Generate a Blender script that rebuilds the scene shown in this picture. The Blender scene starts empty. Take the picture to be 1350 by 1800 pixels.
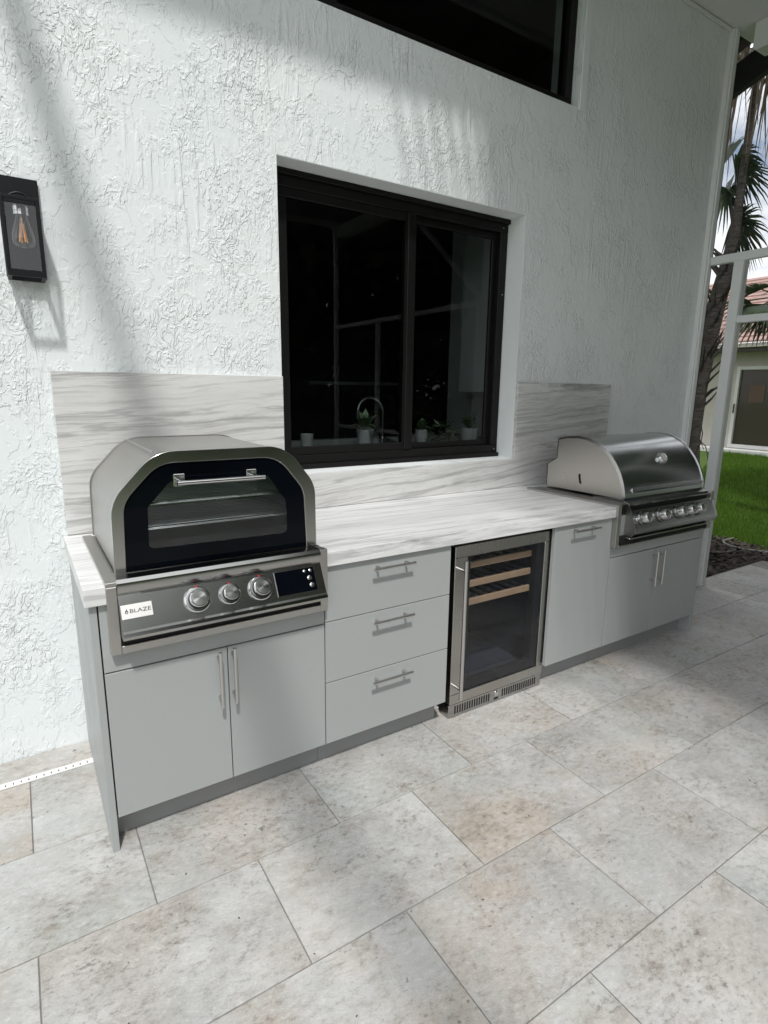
import bpy, bmesh, math, random
from mathutils import Vector, Matrix

random.seed(7)
scene = bpy.context.scene
col = scene.collection
R = math.radians

# ------------------------------------------------------------------ camera
cam_d = bpy.data.cameras.new('camera')
cam = bpy.data.objects.new('camera', cam_d)
col.objects.link(cam)
scene.camera = cam
cx = Vector((0.84263638, -0.53834111, 0.01236076))
cu = Vector((0.10267142, 0.18315503, 0.97770794))
cf = Vector((0.52860431, 0.82258318, -0.20960534))
CAM = Vector((-0.1388923, -2.5560456, 1.50620886))
m = Matrix((cx, cu, -cf)).transposed().to_4x4()
m.translation = CAM
cam.matrix_world = m
cam_d.sensor_fit = 'VERTICAL'
cam_d.sensor_height = 36.0
cam_d.sensor_width = 27.0
cam_d.lens = 36.0 * 1001.04 / 1800.0
cam_d.clip_start = 0.02
cam_d.clip_end = 2000.0

# ------------------------------------------------------------------ world and sun
SUN_TRAVEL = Vector((0.37, 1.0, -1.65)).normalized()
SUN_STRENGTH = 2.5
SKY_STRENGTH = 0.118
EXPOSURE = 0.20
world = bpy.data.worlds.new('World')
scene.world = world
world.use_nodes = True
wt = world.node_tree
wt.nodes.clear()
sky = wt.nodes.new('ShaderNodeTexSky')
sky.sky_type = 'NISHITA'
sky.sun_disc = False
sky.sun_elevation = math.asin(-SUN_TRAVEL.z)
sky.sun_rotation = math.atan2(-SUN_TRAVEL.x, -SUN_TRAVEL.y)
sky.air_density = 1.0
sky.dust_density = 1.5
wtc = wt.nodes.new('ShaderNodeTexCoord')
wmap = wt.nodes.new('ShaderNodeMapping')
wmap.inputs['Scale'].default_value = (1.0, 1.0, 2.2)
wno = wt.nodes.new('ShaderNodeTexNoise')
wno.inputs['Scale'].default_value = 2.6
wno.inputs['Detail'].default_value = 7
wno.inputs['Roughness'].default_value = 0.58
wra = wt.nodes.new('ShaderNodeValToRGB')
wra.color_ramp.elements[0].position = 0.30
wra.color_ramp.elements[1].position = 0.48
wmx = wt.nodes.new('ShaderNodeMix')
wmx.data_type = 'RGBA'
wmx.inputs['B'].default_value = (9.8, 10.0, 10.2, 1)      # sunlit cloud
wbg = wt.nodes.new('ShaderNodeBackground')
wbg.inputs['Strength'].default_value = SKY_STRENGTH
wout = wt.nodes.new('ShaderNodeOutputWorld')
wt.links.new(wtc.outputs['Generated'], wmap.inputs['Vector'])
wt.links.new(wmap.outputs['Vector'], wno.inputs['Vector'])
wt.links.new(wno.outputs['Fac'], wra.inputs['Fac'])
wt.links.new(wra.outputs['Color'], wmx.inputs['Factor'])
wt.links.new(sky.outputs['Color'], wmx.inputs['A'])
wt.links.new(wmx.outputs['Result'], wbg.inputs['Color'])
wt.links.new(wbg.outputs['Background'], wout.inputs['Surface'])

sun_d = bpy.data.lights.new('sun', 'SUN')
sun_d.energy = SUN_STRENGTH
sun_d.angle = R(3.2)
sun_d.color = (1.0, 0.982, 0.955)
sun = bpy.data.objects.new('sun', sun_d)
col.objects.link(sun)
sun.location = (-4, -10, 16)
sun.rotation_euler = SUN_TRAVEL.to_track_quat('-Z', 'Y').to_euler()

scene.view_settings.view_transform = 'Standard'
scene.view_settings.look = 'None'
scene.view_settings.gamma = 1.0
scene.view_settings.exposure = EXPOSURE
scene.view_settings.use_curve_mapping = False
scene.render.engine = 'CYCLES'
scene.cycles.max_bounces = 7
scene.cycles.transparent_max_bounces = 12


# ------------------------------------------------------------------ materials
class NT:
    def __init__(self, name):
        self.mat = bpy.data.materials.new(name)
        self.mat.use_nodes = True
        self.t = self.mat.node_tree
        self.t.nodes.clear()
        self.out = self.t.nodes.new('ShaderNodeOutputMaterial')

    def n(self, typ, **kw):
        nd = self.t.nodes.new('ShaderNode' + typ)
        for k, v in kw.items():
            if hasattr(nd, k) and k not in nd.inputs:
                setattr(nd, k, v)
            else:
                nd.inputs[k].default_value = v
        return nd

    def l(self, a, b):
        self.t.links.new(a, b)

    def math(self, op, a, b=None, c=None, clamp=False):
        nd = self.t.nodes.new('ShaderNodeMath')
        nd.operation = op
        nd.use_clamp = clamp
        for i, v in enumerate((a, b, c)):
            if v is None:
                continue
            if isinstance(v, (int, float)):
                nd.inputs[i].default_value = v
            else:
                self.l(v, nd.inputs[i])
        return nd.outputs[0]

    def ramp(self, fac, stops, interp='LINEAR'):
        nd = self.t.nodes.new('ShaderNodeValToRGB')
        cr = nd.color_ramp
        cr.interpolation = interp
        while len(cr.elements) < len(stops):
            cr.elements.new(0.5)
        for e, (p, c) in zip(cr.elements, stops):
            e.position = p
            if isinstance(c, (int, float)):
                c = (c, c, c)
            e.color = (c[0], c[1], c[2], 1)
        self.l(fac, nd.inputs['Fac'])
        return nd.outputs['Color']

    def mix(self, fac, a, b, mode='MIX'):
        nd = self.t.nodes.new('ShaderNodeMix')
        nd.data_type = 'RGBA'
        nd.blend_type = mode
        for v, key in ((fac, 'Factor'), (a, 'A'), (b, 'B')):
            if isinstance(v, (int, float)):
                nd.inputs[key].default_value = v
            elif isinstance(v, tuple):
                nd.inputs[key].default_value = (v[0], v[1], v[2], 1)
            else:
                self.l(v, nd.inputs[key])
        return nd.outputs['Result']

    def coord(self, scale=(1, 1, 1), loc=(0, 0, 0), rot=(0, 0, 0), rnd=False):
        tc = self.n('TexCoord')
        v = tc.outputs['Object']
        if rnd:
            oi = self.n('ObjectInfo')
            cmb = self.n('CombineXYZ')
            k = self.math('MULTIPLY', oi.outputs['Random'], 37.0)
            k2 = self.math('MULTIPLY', oi.outputs['Random'], 91.0)
            self.l(k, cmb.inputs[0]); self.l(k2, cmb.inputs[1]); self.l(k, cmb.inputs[2])
            ad = self.n('VectorMath', operation='ADD')
            self.l(v, ad.inputs[0]); self.l(cmb.outputs[0], ad.inputs[1])
            v = ad.outputs[0]
        mp = self.n('Mapping')
        mp.inputs['Scale'].default_value = scale
        mp.inputs['Location'].default_value = loc
        mp.inputs['Rotation'].default_value = rot
        self.l(v, mp.inputs['Vector'])
        return mp.outputs['Vector']

    def noise(self, vec, scale, detail=4, rough=0.5, dist=0.0):
        nd = self.n('TexNoise')
        nd.inputs['Scale'].default_value = scale
        nd.inputs['Detail'].default_value = detail
        nd.inputs['Roughness'].default_value = rough
        nd.inputs['Distortion'].default_value = dist
        self.l(vec, nd.inputs['Vector'])
        return nd.outputs['Fac']

    def bump(self, height, dist, strength=1.0):
        nd = self.n('Bump')
        nd.inputs['Strength'].default_value = strength
        nd.inputs['Distance'].default_value = dist
        self.l(height, nd.inputs['Height'])
        return nd.outputs['Normal']

    def principled(self, color=(0.8, 0.8, 0.8), rough=0.5, metal=0.0, normal=None, **kw):
        p = self.n('BsdfPrincipled')
        for v, key in ((color, 'Base Color'), (rough, 'Roughness'), (metal, 'Metallic')):
            if isinstance(v, (int, float)):
                p.inputs[key].default_value = v
            elif isinstance(v, tuple):
                p.inputs[key].default_value = (v[0], v[1], v[2], 1)
            else:
                self.l(v, p.inputs[key])
        if normal is not None:
            self.l(normal, p.inputs['Normal'])
        for k, v in kw.items():
            p.inputs[k].default_value = v
        self.l(p.outputs[0], self.out.inputs['Surface'])
        return p


def simple(name, color, rough=0.5, metal=0.0, **kw):
    t = NT(name)
    t.principled(color, rough, metal, **kw)
    return t.mat


def mat_stucco():
    t = NT('stucco_paint')
    v0 = t.coord()
    wn = t.n('TexNoise'); wn.inputs['Scale'].default_value = 5.0; wn.inputs['Detail'].default_value = 2
    t.l(v0, wn.inputs['Vector'])
    sub = t.n('VectorMath', operation='SUBTRACT'); t.l(wn.outputs['Color'], sub.inputs[0]); sub.inputs[1].default_value = (0.5, 0.5, 0.5)
    sc = t.n('VectorMath', operation='SCALE'); t.l(sub.outputs[0], sc.inputs[0]); sc.inputs['Scale'].default_value = 0.06
    ad = t.n('VectorMath', operation='ADD'); t.l(v0, ad.inputs[0]); t.l(sc.outputs[0], ad.inputs[1])
    v = ad.outputs[0]
    mp = t.n('Mapping'); mp.inputs['Scale'].default_value = (1, 1, 0.62); t.l(v, mp.inputs['Vector'])
    vv = mp.outputs[0]
    # big trowelled plates with a sharp broken edge
    pl = t.noise(vv, 13.0, 5, 0.62, 0.35)
    plate = t.ramp(pl, [(0.485, 0.0), (0.515, 1.0)])
    # squiggles: ridges along the zero line of a noise
    sq = t.noise(vv, 31.0, 3, 0.5, 0.9)
    rid = t.math('ABSOLUTE', t.math('SUBTRACT', sq, 0.5))
    ridge = t.ramp(rid, [(0.0, 1.0), (0.03, 0.8), (0.085, 0.0)], 'EASE')
    mk = t.ramp(t.noise(v0, 3.2, 5, 0.62), [(0.48, 0.03), (0.60, 1.0)])
    fine = t.noise(vv, 62.0, 2, 0.5, 0.4)
    crumbs = t.ramp(fine, [(0.53, 0.0), (0.60, 1.0)])
    mk2 = t.ramp(t.noise(v0, 3.8, 4, 0.6, 0.4), [(0.52, 0.0), (0.60, 1.0)])
    # vertical drags of the trowel
    dv = t.coord(scale=(1, 1, 0.09), loc=(3, 0, 1))
    drag = t.noise(dv, 34.0, 2, 0.5, 0.6)
    dragm = t.ramp(t.noise(v0, 2.4, 4, 0.6), [(0.50, 0.0), (0.60, 1.0)])
    h = t.math('MULTIPLY', plate, 0.36)
    h = t.math('ADD', h, t.math('MULTIPLY', t.math('MULTIPLY', ridge, mk), 0.95))
    h = t.math('ADD', h, t.math('MULTIPLY', t.math('MULTIPLY', crumbs, mk2), 0.8))
    h = t.math('ADD', h, t.math('MULTIPLY', t.math('MULTIPLY', t.ramp(drag, [(0.50, 0.0), (0.60, 1.0)]), dragm), 0.7))
    h = t.math('ADD', h, t.math('MULTIPLY', t.noise(v0, 160.0, 2), 0.10))
    nrm = t.bump(h, 0.0033, 0.95)
    c = t.mix(t.ramp(t.noise(v0, 1.3, 4), [(0.35, 0.0), (0.7, 1.0)]), (0.735, 0.78, 0.785), (0.775, 0.805, 0.81))
    t.principled(c, 0.62, 0, nrm)
    return t.mat


def mat_reveal():
    t = NT('smooth_plaster_paint')
    v = t.coord()
    h = t.math('ADD', t.noise(v, 22, 4, 0.5, 0.6), t.math('MULTIPLY', t.noise(v, 90, 2), 0.3))
    t.principled((0.775, 0.81, 0.81), 0.6, 0, t.bump(h, 0.004, 0.5))
    return t.mat


def mat_marble(name, light, mid, dark, rot, contrast, rough, spread):
    t = NT(name)
    v0 = t.coord(rot=rot)
    wn = t.n('TexNoise'); wn.inputs['Scale'].default_value = 2.2; wn.inputs['Detail'].default_value = 4
    t.l(v0, wn.inputs['Vector'])
    sub = t.n('VectorMath', operation='SUBTRACT'); t.l(wn.outputs['Color'], sub.inputs[0]); sub.inputs[1].default_value = (0.5, 0.5, 0.5)
    sc = t.n('VectorMath', operation='SCALE'); t.l(sub.outputs[0], sc.inputs[0]); sc.inputs['Scale'].default_value = 0.05 * spread
    ad = t.n('VectorMath', operation='ADD'); t.l(v0, ad.inputs[0]); t.l(sc.outputs[0], ad.inputs[1])
    mp = t.n('Mapping'); mp.inputs['Scale'].default_value = (0.035, 1.0, 1.0); t.l(ad.outputs[0], mp.inputs['Vector'])
    vs = mp.outputs[0]
    mp2 = t.n('Mapping'); mp2.inputs['Scale'].default_value = (0.13, 1.0, 1.0); t.l(ad.outputs[0], mp2.inputs['Vector'])
    broad = t.noise(vs, 9.0, 6, 0.6, 0.2)
    fine = t.noise(vs, 62.0, 5, 0.65, 0.2)
    smear = t.noise(mp2.outputs[0], 14.0, 8, 0.75, 0.4)
    c = t.mix(t.ramp(broad, [(0.40, 0.0), (0.70, 0.65)]), light, mid)
    f1 = t.ramp(fine, [(0.50, 0.0), (0.62, contrast)])
    c = t.mix(f1, c, mid)
    band = t.ramp(t.noise(vs, 5.5, 3, 0.5), [(0.50, 0.0), (0.66, 1.0)])
    f2 = t.math('MULTIPLY', t.ramp(smear, [(0.50, 0.0), (0.66, 1.0)]), band)
    c = t.mix(t.math('MULTIPLY', f2, contrast), c, dark)
    thin = t.math('ABSOLUTE', t.math('SUBTRACT', t.noise(vs, 7.0, 4, 0.55, 0.5), 0.5))
    c = t.mix(t.math('MULTIPLY', t.ramp(thin, [(0.0, 1.0), (0.018, 0.0)]), 0.55 * contrast), c, dark)
    gr_ = t.noise(mp2.outputs[0], 70.0, 5, 0.75)
    c = t.mix(t.math('MULTIPLY', t.ramp(gr_, [(0.50, 0.0), (0.66, 1.0)]), 0.30 * spread), c, mid)
    t.principled(c, rough, 0, t.bump(smear, 0.0006, 0.25))
    return t.mat


def mat_steel(name, base, rough, scale, aniso=0.0, bump=0.15):
    t = NT(name)
    v = t.coord(scale=scale)
    nz = t.noise(v, 1.0, 3, 0.6)
    big = t.noise(t.coord(), 3.0, 3, 0.5)
    r = t.math('ADD', t.math('MULTIPLY', nz, 0.07), t.math('ADD', t.math('MULTIPLY', big, 0.10), rough - 0.085))
    c = t.mix(nz, tuple(x * 0.965 for x in base), base)
    t.principled(c, r, 1.0, t.bump(nz, 0.0004, bump))
    return t.mat


def mat_tile():
    t = NT('porcelain_stone_tile')
    v = t.coord(rnd=True)
    oi = t.n('ObjectInfo')
    vs = t.coord(scale=(0.8, 1.2, 1), rot=(0, 0, 0.35), rnd=True)
    clouds = t.noise(v, 3.0, 6, 0.62, 0.2)
    blot = t.noise(v, 2.3, 5, 0.6, 0.3)
    grain = t.noise(vs, 46, 8, 0.80)
    mott = t.noise(vs, 15, 9, 0.78, 0.25)
    c = t.mix(t.ramp(clouds, [(0.30, 0.0), (0.70, 1.0)]), (0.352, 0.347, 0.334), (0.555, 0.553, 0.543))
    # warm tan and rust patches, more on some tiles
    warmm = t.ramp(t.math('ADD', blot, t.math('MULTIPLY', t.math('SUBTRACT', mott, 0.5), 0.25)), [(0.44, 0.0), (0.70, 1.0)])
    wam = t.math('MULTIPLY', warmm, t.math('ADD', t.math('MULTIPLY', oi.outputs['Random'], 0.34), 0.22))
    c = t.mix(wam, c, (0.44, 0.335, 0.235))
    cool = t.ramp(t.noise(v, 1.8, 3, 0.5, 0.3), [(0.52, 0.0), (0.70, 0.5)])
    c = t.mix(cool, c, (0.41, 0.455, 0.445))
    # fine pitting: pale crust broken by darker pores, gathered in patches
    pm = t.ramp(t.noise(v, 4.6, 4, 0.6, 0.3), [(0.36, 0.25), (0.64, 1.0)])
    c = t.mix(t.math('MULTIPLY', t.ramp(mott, [(0.50, 0.0), (0.66, 1.0)]), t.math('MULTIPLY', pm, 0.78)), c, (0.235, 0.21, 0.18))
    c = t.mix(t.math('MULTIPLY', t.ramp(grain, [(0.52, 0.0), (0.64, 1.0)]), t.math('MULTIPLY', pm, 0.85)), c, (0.15, 0.13, 0.108))
    c = t.mix(t.math('MULTIPLY', t.ramp(grain, [(0.34, 1.0), (0.46, 0.0)]), 0.50), c, (0.66, 0.655, 0.64))
    spots = t.noise(v, 33, 2, 0.5)
    c = t.mix(t.ramp(spots, [(0.73, 0.0), (0.77, 0.65)]), c, (0.10, 0.085, 0.07))
    h = t.math('ADD', t.math('MULTIPLY', mott, -1.0), t.math('MULTIPLY', grain, -0.55))
    r = t.ramp(clouds, [(0.3, 0.42), (0.7, 0.58)])
    t.principled(c, r, 0, t.bump(h, 0.006, 0.75))
    return t.mat


def mat_noise(name, c0, c1, scale, rough=0.8, bump=0.0, bscale=None, detail=5, rnd=False):
    t = NT(name)
    v = t.coord(rnd=rnd)
    c = t.mix(t.ramp(t.noise(v, scale, detail, 0.6), [(0.3, 0.0), (0.7, 1.0)]), c0, c1)
    nr = t.bump(t.noise(v, bscale or scale * 3, 4, 0.6), bump, 0.8) if bump else None
    t.principled(c, rough, 0, nr)
    return t.mat


def mat_glass(name, tint, f0=0.05, rough=0.0):
    """pane: the face turned to the viewer mirrors a little (Schlick), the rest goes straight through"""
    t = NT(name)
    tr = t.n('BsdfTransparent'); tr.inputs[0].default_value = (*tint, 1)
    gl = t.n('BsdfGlossy'); gl.inputs['Roughness'].default_value = rough
    gl.inputs['Color'].default_value = (1, 1, 1, 1)
    g = t.n('NewGeometry')
    dt = t.n('VectorMath', operation='DOT_PRODUCT')
    t.l(g.outputs['Normal'], dt.inputs[0]); t.l(g.outputs['Incoming'], dt.inputs[1])
    c = t.math('SUBTRACT', 1.0, t.math('ABSOLUTE', dt.outputs['Value']), clamp=True)
    fr = t.math('ADD', t.math('MULTIPLY', t.math('POWER', c, 5.0), 1.0 - f0), f0)
    fr = t.math('MULTIPLY', fr, t.math('SUBTRACT', 1.0, g.outputs['Backfacing']))
    mx = t.n('MixShader')
    t.l(fr, mx.inputs[0]); t.l(tr.outputs[0], mx.inputs[1]); t.l(gl.outputs[0], mx.inputs[2])
    t.l(mx.outputs[0], t.out.inputs['Surface'])
    return t.mat


def mat_leaf(name, c0, c1, trans=0.25, rough=0.5):
    t = NT(name)
    g = t.n('NewGeometry')
    c = t.mix(g.outputs['Random Per Island'], c0, c1)
    p = t.principled(c, rough)
    tl = t.n('BsdfTranslucent'); t.l(c, tl.inputs[0])
    mx = t.n('MixShader'); mx.inputs[0].default_value = trans
    t.l(p.outputs[0], mx.inputs[1]); t.l(tl.outputs[0], mx.inputs[2])
    t.l(mx.outputs[0], t.out.inputs['Surface'])
    return t.mat


def mat_screen():
    t = NT('insect_screen_mesh')
    tr = t.n('BsdfTransparent')
    df = t.n('BsdfDiffuse'); df.inputs['Color'].default_value = (0.05, 0.05, 0.05, 1)
    mx = t.n('MixShader'); mx.inputs[0].default_value = 0.10
    t.l(tr.outputs[0], mx.inputs[1]); t.l(df.outputs[0], mx.inputs[2]); t.l(mx.outputs[0], t.out.inputs['Surface'])
    return t.mat


def mat_cabinet():
    t = NT('grey_cabinet_laminate')
    v = t.coord()
    c = t.mix(t.noise(v, 2.5, 3), (0.345, 0.364, 0.362), (0.362, 0.381, 0.378))
    r = t.ramp(t.noise(v, 5.0, 5, 0.6), [(0.35, 0.36), (0.65, 0.50)])
    dirt = t.ramp(t.noise(v, 9.0, 6, 0.7), [(0.60, 0.0), (0.78, 0.22)])
    c = t.mix(dirt, c, (0.27, 0.28, 0.27))
    t.principled(c, r, 0, t.bump(t.noise(v, 500, 2), 0.0002, 0.2))
    return t.mat


def mat_bark(name, c0, c1):
    t = NT(name)
    v = t.coord(scale=(1, 1, 3.5))
    c = t.mix(t.ramp(t.noise(v, 9, 6, 0.7), [(0.35, 0.0), (0.65, 1.0)]), c0, c1)
    t.principled(c, 0.9, 0, t.bump(t.noise(v, 12, 5, 0.7), 0.03, 1.0))
    return t.mat


M = dict(
    stucco=mat_stucco(),
    reveal=mat_reveal(),
    counter=mat_marble('white_streaked_slab', (0.79, 0.79, 0.785), (0.54, 0.545, 0.545), (0.26, 0.265, 0.27), (0, 0, R(2)), 0.85, 0.30, 0.5),
    splash=mat_marble('grey_streaked_slab', (0.69, 0.69, 0.68), (0.49, 0.485, 0.47), (0.19, 0.19, 0.19), (0, R(4), 0), 0.9, 0.36, 1.0),
    cabinet=mat_cabinet(),
    toe=simple('grey_toe_kick_laminate', (0.30, 0.31, 0.31), 0.5),
    carcass=simple('dark_cabinet_interior', (0.035, 0.037, 0.037), 0.7),
    steel=mat_steel('brushed_steel_lengthwise', (0.42, 0.42, 0.41), 0.20, (6, 1100, 1100), bump=0.06),
    steel_v=mat_steel('brushed_steel_upright', (0.45, 0.44, 0.415), 0.27, (1100, 1100, 6), bump=0.06),
    steel_soft=mat_steel('satin_steel_sheet', (0.50, 0.49, 0.47), 0.36, (700, 6, 700), bump=0.05),
    steel_end=mat_steel('reflection_toned_end_sheet', (0.60, 0.575, 0.54), 0.38, (700, 6, 700), bump=0.04),  # pale warm base colour stands in for the lit counter's reflection
    steel_hood=mat_steel('mirror_brushed_hood', (0.52, 0.53, 0.54), 0.21, (4, 900, 900), bump=0.03),
    steel_dark=mat_steel('dark_knob_bezel', (0.22, 0.22, 0.22), 0.25, (200, 200, 200), bump=0.02),
    steel_shiny=mat_steel('polished_steel', (0.66, 0.66, 0.66), 0.20, (200, 200, 200), bump=0.02),
    handle=mat_steel('brushed_nickel', (0.58, 0.57, 0.56), 0.32, (200, 200, 200), bump=0.02),
    spun=simple('spun_steel', (0.68, 0.68, 0.67), 0.24, 1.0, Anisotropic=0.7),
    darkgap=simple('black_recess', (0.008, 0.008, 0.008), 0.8),
    black_glass=simple('black_ceramic_glass', (0.002, 0.003, 0.005), 0.04, 0.0, IOR=1.26, **{'Specular IOR Level': 0.3}),
    oven_glass=mat_glass('oven_window_glass', (0.88, 0.90, 0.90), 0.05),
    cavity=mat_steel('oven_cavity_steel', (0.46, 0.50, 0.50), 0.42, (60, 60, 60)),
    frame=simple('black_anodised_aluminium', (0.007, 0.0065, 0.0065), 0.45, 0.0, **{'Specular IOR Level': 0.22}),
    window_glass=mat_glass('tinted_window_glass', (0.66, 0.69, 0.69), 0.022),
    fridge_glass=mat_glass('smoked_fridge_glass', (0.86, 0.88, 0.92), 0.05),
    lantern_glass=mat_glass('lantern_glass', (0.95, 0.96, 0.96), 0.06),
    bulb_glass=mat_glass('bulb_glass', (0.96, 0.94, 0.90), 0.08),
    filament=simple('amber_filament', (0.85, 0.33, 0.07), 0.4),
    lantern=simple('black_lantern_metal', (0.006, 0.0065, 0.008), 0.45, 0.0, **{'Specular IOR Level': 0.25}),
    wood=mat_noise('beech_shelf_front', (0.42, 0.27, 0.15), (0.52, 0.35, 0.20), 6, 0.5),
    fridge_in=simple('fridge_liner', (0.035, 0.04, 0.048), 0.5),
    wire=simple('chrome_wire', (0.6, 0.6, 0.6), 0.25, 1.0),
    rackslat=simple('dark_wire_rack', (0.14, 0.145, 0.15), 0.4, 0.6),
    tile=mat_tile(),
    grout=mat_noise('tile_grout', (0.20, 0.19, 0.175), (0.30, 0.29, 0.27), 9, 0.9),
    drain=simple('white_drain_plastic', (0.74, 0.74, 0.72), 0.45),
    white_alu=mat_noise('white_powder_coated_aluminium', (0.74, 0.76, 0.76), (0.78, 0.80, 0.80), 3, 0.4),
    soffit=mat_noise('soffit_paint', (0.60, 0.62, 0.62), (0.66, 0.68, 0.68), 5, 0.7, 0.002, 60),
    dark_wood=mat_noise('dark_brown_fascia', (0.045, 0.036, 0.032), (0.085, 0.068, 0.06), 5, 0.7),
    dark_metal=simple('dark_bronze_channel', (0.022, 0.023, 0.024), 0.5),
    screen=mat_screen(),
    mulch=mat_noise('dark_bark_mulch', (0.016, 0.012, 0.010), (0.05, 0.036, 0.028), 30, 0.95, 0.03, 40),
    chip=mat_leaf('bark_chip', (0.020, 0.014, 0.011), (0.085, 0.062, 0.048), 0.0, 0.9),
    soil=mat_noise('lawn_ground', (0.040, 0.085, 0.006), (0.075, 0.135, 0.010), 14, 0.95, 0.02, 30),
    grass=mat_leaf('grass_blade', (0.050, 0.125, 0.004), (0.13, 0.24, 0.012), 0.35, 0.9),
    hose=simple('grey_irrigation_hose', (0.16, 0.165, 0.15), 0.6),
    house=mat_noise('beige_stucco', (0.52, 0.48, 0.43), (0.58, 0.54, 0.485), 4, 0.85, 0.004, 60),
    roof=mat_noise('pink_clay_roof_tile', (0.32, 0.20, 0.17), (0.45, 0.30, 0.265), 8, 0.75, 0.003, 40, rnd=True),
    white_trim=simple('white_house_trim', (0.74, 0.74, 0.72), 0.5),
    door_dark=simple('brown_tinted_glass', (0.055, 0.045, 0.035), 0.08),
    door_panel=simple('brown_card', (0.12, 0.075, 0.05), 0.7),
    trunk=mat_bark('palm_trunk_bark', (0.018, 0.015, 0.013), (0.085, 0.074, 0.062)),
    bark=mat_bark('oak_bark', (0.05, 0.04, 0.03), (0.14, 0.115, 0.09)),
    palm_leaf=mat_leaf('palm_fan_leaf', (0.020, 0.040, 0.016), (0.055, 0.090, 0.035), 0.18, 0.45),
    palm_dead=mat_leaf('dry_palm_leaf', (0.11, 0.085, 0.06), (0.20, 0.16, 0.12), 0.15, 0.8),
    leaf=mat_leaf('tree_leaf', (0.018, 0.040, 0.010), (0.055, 0.095, 0.022), 0.25, 0.5),
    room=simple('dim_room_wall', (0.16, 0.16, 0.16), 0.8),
    room_white=simple('white_kitchen_cabinet', (0.70, 0.72, 0.70), 0.5),
    pot=simple('white_glazed_pot', (0.48, 0.48, 0.47), 0.35),
    stem=mat_leaf('house_plant_leaf', (0.03, 0.07, 0.025), (0.14, 0.19, 0.10), 0.2, 0.4),
    badge=simple('satin_badge_plate', (0.72, 0.71, 0.69), 0.4, 0.6),
    ink=simple('black_badge_ink', (0.01, 0.01, 0.01), 0.5),
    red=simple('red_glow_paint', (0.55, 0.02, 0.03), 0.3),
    white=simple('white_print', (0.75, 0.75, 0.75), 0.4),
    dial=simple('pale_dial_face', (0.62, 0.62, 0.60), 0.4),
    wire_dark=simple('dark_garden_wire', (0.02, 0.018, 0.016), 0.6),
)


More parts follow.
